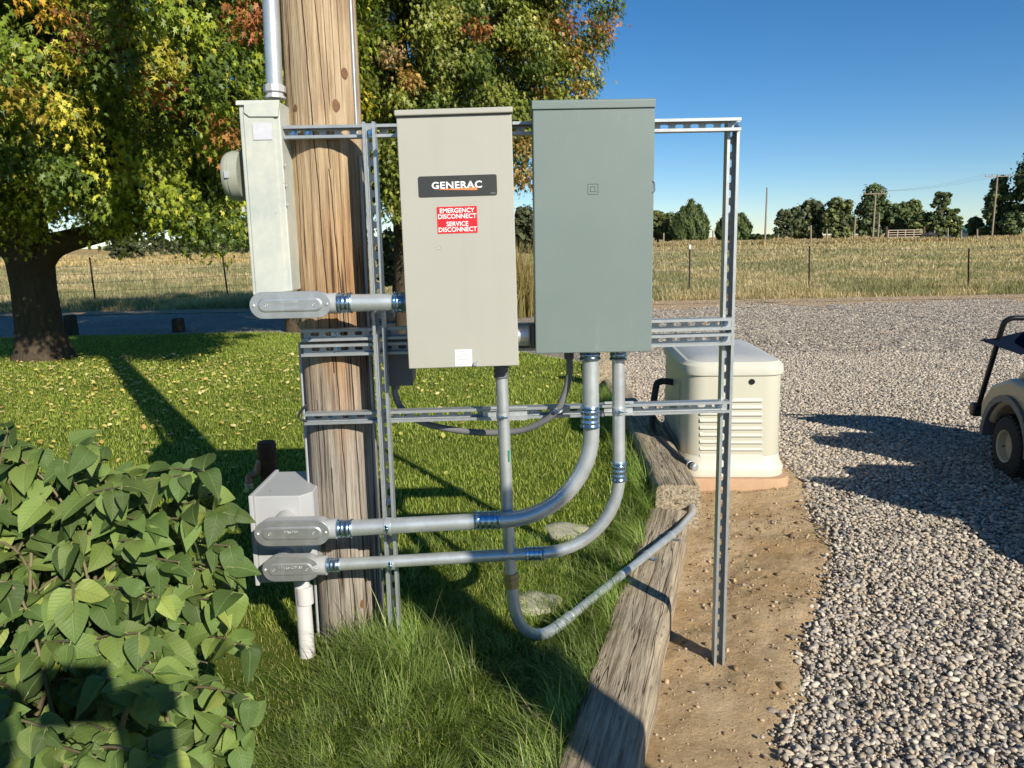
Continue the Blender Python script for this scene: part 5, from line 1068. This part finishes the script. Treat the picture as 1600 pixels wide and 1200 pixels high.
for i in range(0, n): pet.tube([lp_[i], off[i]+unit(tip[i])*.004], .0013, 4, False)
pet.build('leaf_stalks', plain('leaf_stalk_green', (.22, .24, .08), .6), bushroot)

# ---- fence
def zf(x, y): return float(zfield(np.array([x]), np.array([y]))[0])
fp = [(150, 478, 76), (357, 470, 82), (1077, 456, 68), (1264, 455, 70), (1513, 455, 67)]
fw = []
FY = lambda x: 20.6+.04*0
def tpost(px, pyb, hpx, lab, tip):
    b = G(px, pyb, -.13); Yd = b[1]; t = P(px+(1 if px > 800 else -10 if px == 150 else -11), pyb-hpx, Yd); 
    root = empty('fence_post', b, lab, 'fence post', 'steel posts of the field fence'); m = MB(); ax_ = unit(t-b); u_ = unit(np.cross(ax_, [0, 1, 0])); v_ = np.cross(ax_, u_); L = np.linalg.norm(t-b)
    m.obox((b+t)/2, [u_, v_, ax_], (.024, .006, L/2+.0)); m.obox((b+t)/2+v_*.02, [u_, v_, ax_], (.006, .018, L/2+.0)); m.build('shaft', M['steelpost'], root)
    if tip: MB().obox(t+ax_*.04, [u_, v_, ax_], (.028, .022, .07)).build('painted_tip', M['posttip'], root)
    return b, t
labs = ['leaning steel fence post nearest to the tree trunk', 'leaning steel fence post just left of the meter box', 'steel fence post with a white tip, right of the green box', 'steel fence post left of centre in the right-hand field', 'steel fence post farthest right, above the cart']
fw = [tpost(*q, l, q[0] == 1077) for q, l in zip(fp, labs)]
fn_ = empty('field_fence', (0, 20.5, -.13), 'thin wire mesh strung between the steel posts along the field', 'wire fence')
def strand(f): 
    pts = []
    bs = [(-22, 21.0, -.13, -22, 21.0, 1.2)]+[(*b, *t) for b, t in fw]+[(22, 18.8, -.13, 22, 18.8, 1.2)]
    for q in bs: b = np.array(q[:3]); t = np.array(q[3:]); pts.append(b+(t-b)*f-[0, .03, 0])
    return pts
for f in (.12, .3, .48, .66, .82, .95): MB().tube(strand(f), .0042, 5, False).build('wire', M['wire'], fn_)
vm = MB(); A_ = np.array(strand(.12)); B_ = np.array(strand(.66))
for i in range(len(A_)-1):
    nn = int(np.linalg.norm(A_[i+1]-A_[i])/.3)
    for k in range(nn): t = k/nn; vm.tube([A_[i]*(1-t)+A_[i+1]*t, B_[i]*(1-t)+B_[i+1]*t], .003, 4, False)
vm.build('mesh_stays', M['wire'], fn_)

# ---- far things
def farY(px, py, Y): p = P(px, py, Y); return p
def spikes(kind):
    if kind == 'blade': return np.array([(-.5, 0, 0), (.5, 0, 0), (.1, 1., .1), (-.1, 1., .1)]), np.array([(0, 1, 2, 3)])
    return np.array([(-.5, -.5, 0), (.5, -.45, .15), (.45, .5, 0), (-.5, .45, .2)]), np.array([(0, 1, 2, 3)])
def bgtree(name, label, cat, pxl, pxr, pyt, pyb, Y, shape, pal, n, size, seed, cols_=None, trunk=True, group='trees beyond the field'):
    n = int(n*1.7) if shape != 'juniper' else n
    r = np.random.default_rng(seed); b = P((pxl+pxr)/2, pyb, Y); t = P((pxl+pxr)/2, pyt, Y); Wd = (P(pxr, pyb, Y)-P(pxl, pyb, Y))[0]/2; Ht = t[2]-b[2]; b[2] = min(b[2], zf(b[0], Y)) if False else b[2]
    root = empty(name, b, label, cat, group); pos = []; nrm = []
    if shape == 'juniper':
        cs = cols_ or [(0, 1., .5), (-.45, .8, .42), (.45, .85, .45), (-.75, .55, .3), (.75, .6, .3)]
        k = r.choice(len(cs), n); x0 = np.array([c[0] for c in cs])[k]; hh = np.array([c[1] for c in cs])[k]; ww = np.array([c[2] for c in cs])[k]
        tt = r.random(n)**.85; a = r.uniform(0, 2*math.pi, n); lob = 1+.22*np.sin(a*4+tt*9+k*2); rad_ = ww*(np.sin(math.pi*np.clip(.18+tt*.84, 0, 1))**.8)*lob*r.uniform(.55, 1.05, n)**.5
        pos = np.stack([b[0]+Wd*(x0+rad_*np.cos(a)), b[1]+Wd*rad_*np.sin(a), b[2]+Ht*hh*(tt*.98+.01)+0*a], -1); nrm = np.stack([np.cos(a), np.sin(a), .3+0*a], -1); tip = np.stack([np.cos(a)*.25, np.sin(a)*.25, 1+0*a], -1)
        tv, tf = spikes('blade'); Mx = frames(nrm+r.normal(size=(n, 3))*.35, tip+r.normal(size=(n, 3))*.25)*(size*r.uniform(.6, 1.5, n))[:, None, None]*np.array([.45, 1.2, 1])[None, None, :]
    else:
        nc = {'round': 120, 'loose': 90, 'pine': 110, 'scrub': 80}[shape]; cs = []
        for i in range(nc):
            tt = r.random()
            if shape == 'pine': z = .12+.88*tt; w_ = (1-tt)**.75*.85+.10; x = r.uniform(-1, 1)*w_
            elif shape == 'scrub': z = .1+.75*tt; w_ = 1; x = r.uniform(-1, 1)
            else: z = .10+.86*tt; w_ = math.sin(math.pi*(.20+.72*tt))**.7; x = r.uniform(-1, 1)*w_
            cs.append((x*.88, r.uniform(-.6, .6)*w_, z, r.uniform(.05, .20)*(1.1 if shape == 'round' else .9)))
        cs = np.array(cs); k = r.integers(0, nc, n); d = r.normal(size=(n, 3)); d /= np.linalg.norm(d, axis=1, keepdims=True); d *= np.abs(r.normal(.62, .55, n))[:, None]
        s = cs[k, 3]*min(Wd, Ht*.6)*1.25
        pos = np.stack([b[0]+cs[k, 0]*Wd+d[:, 0]*s, b[1]+cs[k, 1]*Wd+d[:, 1]*s, b[2]+cs[k, 2]*Ht*.92+d[:, 2]*s*.75], -1); nrm = d+[0, -.2, .5]; tip = r.normal(size=(n, 3)); tv, tf = spikes('quad')
        Mx = frames(nrm+r.normal(size=(n, 3))*.4, tip)*(size*.68*r.uniform(.5, 1.4, n))[:, None, None]
    pal = np.array(pal); cc = pal[r.integers(0, len(pal), n)]*r.uniform(.7, 1.3, (n, 1)); V_, F_, c_, _ = scatter(tv, tf, pos, Mx, cc); np_obj('crown', V_, F_, M['needle'], c_, parent=root, base=wloc(root))
    if trunk: MB().tube([b-[0, 0, .5], b+[.0, 0, Ht*.45], b+[.1, 0, Ht*.8]], [Ht*.035, Ht*.028, Ht*.01], 8).build('trunk', M['bark'], root, smooth=60)
    return root
DK = [(.045, .075, .028), (.075, .11, .036), (.12, .15, .048)]; MG = [(.12, .155, .042), (.16, .195, .05), (.21, .23, .065)]; YG_ = [(.11, .13, .03), (.08, .10, .03), (.15, .15, .045)]; OL = [(.07, .085, .035), (.10, .11, .045), (.05, .065, .03)]
bgtree('juniper_tree', 'wide dark juniper with pointed tops, right beside the green box', 'tree', 1052, 1105, 317, 376, 80, 'juniper', DK+MG[:1], 15000, .34, 101)
bgtree('broadleaf_tree', 'yellow-green tree touching the green box edge, left of the juniper', 'tree', 1006, 1050, 326, 378, 84, 'loose', YG_, 7000, .36, 102)
bgtree('broadleaf_tree', 'dark tree squeezed between the yellow-green tree and the juniper', 'tree', 1035, 1066, 330, 378, 86, 'round', DK, 5000, .36, 103)
bgtree('juniper_tree', 'round dark juniper behind the right upright channel', 'tree', 1116, 1173, 334, 376, 82, 'juniper', DK+MG[:1], 11000, .32, 104, [(0, 1., .55), (-.45, .82, .45), (.45, .88, .5)])
bgtree('shrub', 'low dark shrub between the juniper and the tall bare pole', 'shrub', 1168, 1212, 364, 377, 84, 'scrub', DK, 3000, .28, 105)
bgtree('broadleaf_tree', 'small feathery tree at the left of the tree group', 'tree', 1208, 1240, 324, 374, 88, 'loose', OL, 4200, .30, 106)
bgtree('broadleaf_tree', 'olive tree with uneven top, second in the tree group', 'tree', 1234, 1290, 308, 378, 90, 'loose', OL+DK[2:], 11000, .36, 107)
bgtree('broadleaf_tree', 'light olive tree beside the wooden poles', 'tree', 1280, 1334, 304, 378, 88, 'loose', MG+OL, 11000, .36, 108)
bgtree('pine_tree', 'tall dark pine behind the pole with the crossarm', 'tree', 1328, 1398, 284, 374, 105, 'pine', DK, 13000, .42, 109)
bgtree('pine_tree', 'dark bushy pine right of the crossarm pole', 'tree', 1382, 1424, 312, 374, 104, 'round', DK+MG[:1], 8000, .4, 110)
bgtree('broadleaf_tree', 'dark green tree with pointed top behind the field gate', 'tree', 1398, 1448, 309, 374, 106, 'pine', MG+DK, 8000, .4, 111)
bgtree('broadleaf_tree', 'wide green tree behind the field gate', 'tree', 1418, 1468, 330, 376, 100, 'round', MG, 8000, .38, 112)
bgtree('pine_tree', 'slim leaning pine with gaps, right of the gate', 'tree', 1452, 1484, 292, 374, 98, 'loose', DK+MG[:1], 6500, .34, 113)
bgtree('pine_tree', 'crooked small pine just right of the slim pine', 'tree', 1472, 1502, 322, 374, 98, 'loose', DK+MG, 3600, .34, 114)
bgtree('pine_tree', 'tall dense dark pine at the right with a pole in front', 'tree', 1526, 1582, 270, 378, 84, 'pine', DK+MG[:1], 16000, .36, 115)
bgtree('pine_tree', 'tall dark tree cut by the right edge of the picture', 'tree', 1556, 1660, 226, 378, 82, 'pine', DK+MG[:1], 22000, .40, 116)
bgtree('pine_tree', 'short dark pine at the left foot of the dense pine', 'tree', 1510, 1534, 336, 378, 86, 'round', DK, 4000, .34, 117)
# left horizon scrub, seen under the maple
for i, (a, b, t, bo, Y, sh, pl, nn, lab) in enumerate(((166, 232, 362, 402, 62, 'loose', OL, 4000, 'grey-green shrub at the field end, nearest to the tree trunk'), (228, 262, 340, 398, 70, 'loose', OL, 3200, 'taller loose shrub on the horizon under the big limb'), (255, 300, 372, 397, 66, 'scrub', OL, 2200, 'low shrub on the horizon between two taller ones'), (298, 345, 356, 397, 72, 'round', OL+DK[2:], 3000, 'rounded shrub on the horizon left of the meter box'), (340, 395, 330, 398, 76, 'loose', OL+DK[2:], 4200, 'tall shrub on the horizon right behind the meter box'), (-20, 20, 372, 404, 66, 'scrub', OL, 2200, 'low scrub on the horizon left of the trunk'))):
    bgtree('shrub', lab, 'shrub', a, b, t, bo, Y, sh, pl, nn, .26, 200+i, trunk=False, group='shrubs on the left horizon')
bgtree('small_tree', 'small olive tree with dark stem between pole and beige box', 'tree', 592, 640, 352, 452, 18.5, 'round', [(.12, .14, .05), (.17, .18, .07), (.08, .10, .035)], 3600, .10, 130, group=None)
bgtree('shrub', 'dark bush in the gap between the two boxes', 'shrub', 795, 850, 318, 400, 24, 'round', OL, 4500, .13, 131, trunk=False, group=None)
# tall dry reeds between the boxes
n = 700; x = rng.normal(.12, .22, n); y = rng.normal(17.0, .25, n); V_, F_, C_ = blades('', x, y, x*0-.13, rng.uniform(.7, 1.75, n), rng.uniform(.02, .035, n), rng.uniform(.1, .5, n), gcol(n, [(.45, .34, .15), (.33, .27, .11), (.2, .2, .06)], [3, 2, 1]), 4)
tag(np_obj('dry_reeds', V_, F_, M['grass'], C_, base=(.12, 17, -.13)), 'tall clump of dry golden reeds in the gap between the two boxes', 'reeds')
# embankment of dry grass on the far side
n = 26000; x = rng.uniform(10, 52, n); y = rng.uniform(72, 78, n); V_, F_, C_ = blades('', x, y, zfield(x, y), rng.uniform(.12, .5, n)*(.3+vnoise(x, y, .3, 71)), rng.uniform(.08, .16, n), rng.uniform(.2, .7, n), gcol(n, [(.66, .50, .28), (.50, .37, .22), (.42, .34, .19), (.20, .20, .10)], [4, 3, 2, 2]), 2)
tag(np_obj('far_dry_grass', V_, F_, M['grass'], C_), 'tall tan weeds along the far side of the right-hand field', 'weeds', kind='stuff')
n = 30000; x = rng.uniform(-70, 0, n); y = rng.uniform(52, 66, n); V_, F_, C_ = blades('', x, y, zfield(x, y), rng.uniform(.15, .5, n)*(.3+vnoise(x, y, .3, 72)), rng.uniform(.07, .14, n), rng.uniform(.2, .7, n), gcol(n, [(.68, .52, .25), (.54, .41, .2), (.44, .33, .16)], [4, 3, 2]), 2)
tag(np_obj('far_dry_grass', V_, F_, M['grass'], C_), 'tall tan weeds along the far side of the left-hand field', 'weeds', kind='stuff')
# poles
def upole(px, pyt, pyb, Y, r_, lab, arm=None, cat='utility pole'):
    b = P(px, pyb, Y); t = P(px, pyt, Y); b[0] = t[0] = (b[0]+t[0])/2; root = empty('utility_pole', b, lab, cat, 'poles on the horizon'); MB().tube([b-[0, 0, .5], t], [r_*1.15, r_*.85], 10).build('shaft', M['farwood'], root, smooth=50)
    if arm:
        for az, hw in arm:
            z = P(px, az, Y)[2]; MB().box((b[0]-hw, Y-.16, z-.03), (b[0]+hw, Y-.06, z+.04)).build('crossarm', M['farwood'], root)
            m = MB(); [m.lathe((b[0]+hw*q, Y-.11, z+.08), (0, 0, 1), [(0, .05), (.12, .06), (.2, .03)], 8) for q in (-.95, -.45, .45, .95)]; m.build('insulators', M['castgrey'], root)
    return t
upole(1197, 293, 374, 80, .09, 'tall bare pole without crossarm between juniper and tree group')
ta = upole(1366, 301, 371, 82, .085, 'tallest pole with a white crossarm in front of the dark pine', [(303, 1.25)])
upole(1373, 332, 371, 83, .08, 'short pole standing close behind the crossarm pole'); upole(1335.5, 338, 372, 80, .08, 'short brown pole between the olive trees and the crossarm pole')
tb_ = upole(1554, 273, 376, 80, .085, 'pole with a crossarm in front of the dense pine at the right', [(276, 1.3)])
pl = empty('power_line', ta, 'thin power lines strung between the two crossarm poles', 'power line')
for dz in (-1.0, 0, 1.0):
    a = P(1366, 302, 82)+[dz, -.1, .2]; b = P(1554, 275, 80)+[dz, -.1, .2]; MB().tube([a*(1-t)+b*t-[0, 0, 1.6*t*(1-t)] for t in np.linspace(0, 1, 14)], .006, 4, False).build('wire', M['wire'], pl)
    c = P(1720, 262, 78)+[dz, -.1, .2]; MB().tube([b*(1-t)+c*t-[0, 0, 1.6*t*(1-t)] for t in np.linspace(0, 1, 10)], .006, 4, False).build('wire', M['wire'], pl)
# gate
ga = P(1387, 376, 78); gb_ = P(1440, 377, 78); gz = P(1387, 360, 78)[2]; gt = empty('field_gate', (ga+gb_)/2, 'pale tube field gate between two dark wooden posts at the far side', 'gate'); m = MB(); hh_ = gz-ga[2]
for i in range(5): z = ga[2]+hh_*(.1+.9*i/4); m.tube([(ga[0], 78, z), (gb_[0], 78, z)], .035, 6)
for q in (0, .27, .5, .75, 1): x = ga[0]*(1-q)+gb_[0]*q; m.tube([(x, 77.98, ga[2]+hh_*.1), (x, 77.98, gz)], .045, 6)
m.build('gate_panel', M['gatemet'], gt)
for px, lab in ((1385, 'dark gate post at the left end of the field gate'), (1443.5, 'dark gate post at the right end of the field gate')): b = P(px, 379, 78); o = MB().tube([b-[0, 0, .4], P(px, 354, 78)], .15, 8).build('timber_post', M['bark'], base=b, smooth=50); tag(o, lab, 'post', 'posts of the field gate')
# far fence posts
k = 0
fposts = [(1014, 362, 376, 76), (1037, 364, 376, 76), (1114, 360, 376, 75), (1267, 352, 378, 72), (1292, 358, 376, 74), (1460, 360, 376, 76), (1481, 356, 377, 76), (1502, 361, 377, 75), (1527, 358, 377, 74)]
fpl = ['beside the edge of the green box', 'second from the green box', 'in the tan weeds left of the right upright channel', 'in front of the olive tree', 'before the light olive tree', 'first right of the field gate', 'second right of the field gate', 'third right of the field gate', 'fourth right of the field gate']
for (px, t_, b_, Y), l in zip(fposts, fpl): b = P(px, b_, Y); o = MB().tube([b-[0, 0, .3], P(px, t_, Y)], .075, 7).build('far_fence_post', M['farwood'], base=b, smooth=50); tag(o, 'small grey far fence post '+l, 'fence post', 'wooden posts of the far fence')
# black cow far off
cb = P(1452, 377, 76); cow = [((0, 0, .62), .30, .28), ((.45, 0, .66), .26), ((-.42, 0, .68), .27), ((-.70, 0, .60), .15), ((-.92, 0, .38), .10), ((-1.05, 0, .22), .08), ((.52, -.14, .3), .09), ((.52, -.14, .0), .05), ((.52, .14, .3), .09), ((.52, .14, 0), .05), ((-.42, -.14, .32), .08), ((-.42, -.14, 0), .05), ((-.42, .14, .32), .08), ((-.42, .14, 0), .05), ((.72, 0, .6), .03), ((.76, 0, .25), .02)]
ce = [(0, 1), (0, 2), (2, 3), (3, 4), (4, 5), (1, 6), (6, 7), (1, 8), (8, 9), (2, 10), (10, 11), (2, 12), (12, 13), (1, 14), (14, 15)]
cw = skinfig('cow', [(cb+np.array(p[0]), *p[1:]) for p in cow], ce, M['hide'], base=cb); tag(cw, 'small black calf grazing right of the far gate', 'cow')
# shed with green roof
sb = P(1545, 375, 108); sr = P(1512, 356, 108); shed = empty('shed', sb, 'pale shed with a green roof half hidden behind the dark pines', 'shed')
x0_, x1_ = P(1510, 370, 108)[0], P(1585, 370, 108)[0]; zw = P(1540, 364, 108)[2]; zr = P(1540, 351, 108)[2]; zb0 = P(1540, 378, 108)[2]
MB().box((x0_+.4, 108, zb0-.5), (x1_-.3, 114, zw)).build('wall', M['shedw'], shed); MB().add([(x0_, 107.5, zw), (x1_, 107.5, zw), (x1_-.6, 111, zr), (x0_+.6, 111, zr), (x0_, 114.5, zw), (x1_, 114.5, zw)], [(0, 1, 2, 3), (3, 2, 5, 4), (0, 3, 4), (1, 5, 2), (0, 4, 5, 1)]).build('roof', M['roofg'], shed)
MB().box((x1_-3.2, 107.95, zb0-.5), (x1_-1.6, 108.02, zb0+1.1)).build('door', M['darkbox'], shed)
# overhead cable casting the thin shadow on the gravel
A = G(1185, 471, -.13)+np.array([.53, -.85, .554])*10.6; B_ = G(1640, 517, -.13)+np.array([.53, -.85, .554])*10.6; dd = (B_-A); o = MB().tube([A-dd*.2, A, A*.5+B_*.5, B_, B_+dd*.6], .028, 8, False).build('overhead_cable', M['dark'], base=A); tag(o, 'overhead cable whose thin shadow crosses the gravel', 'cable')
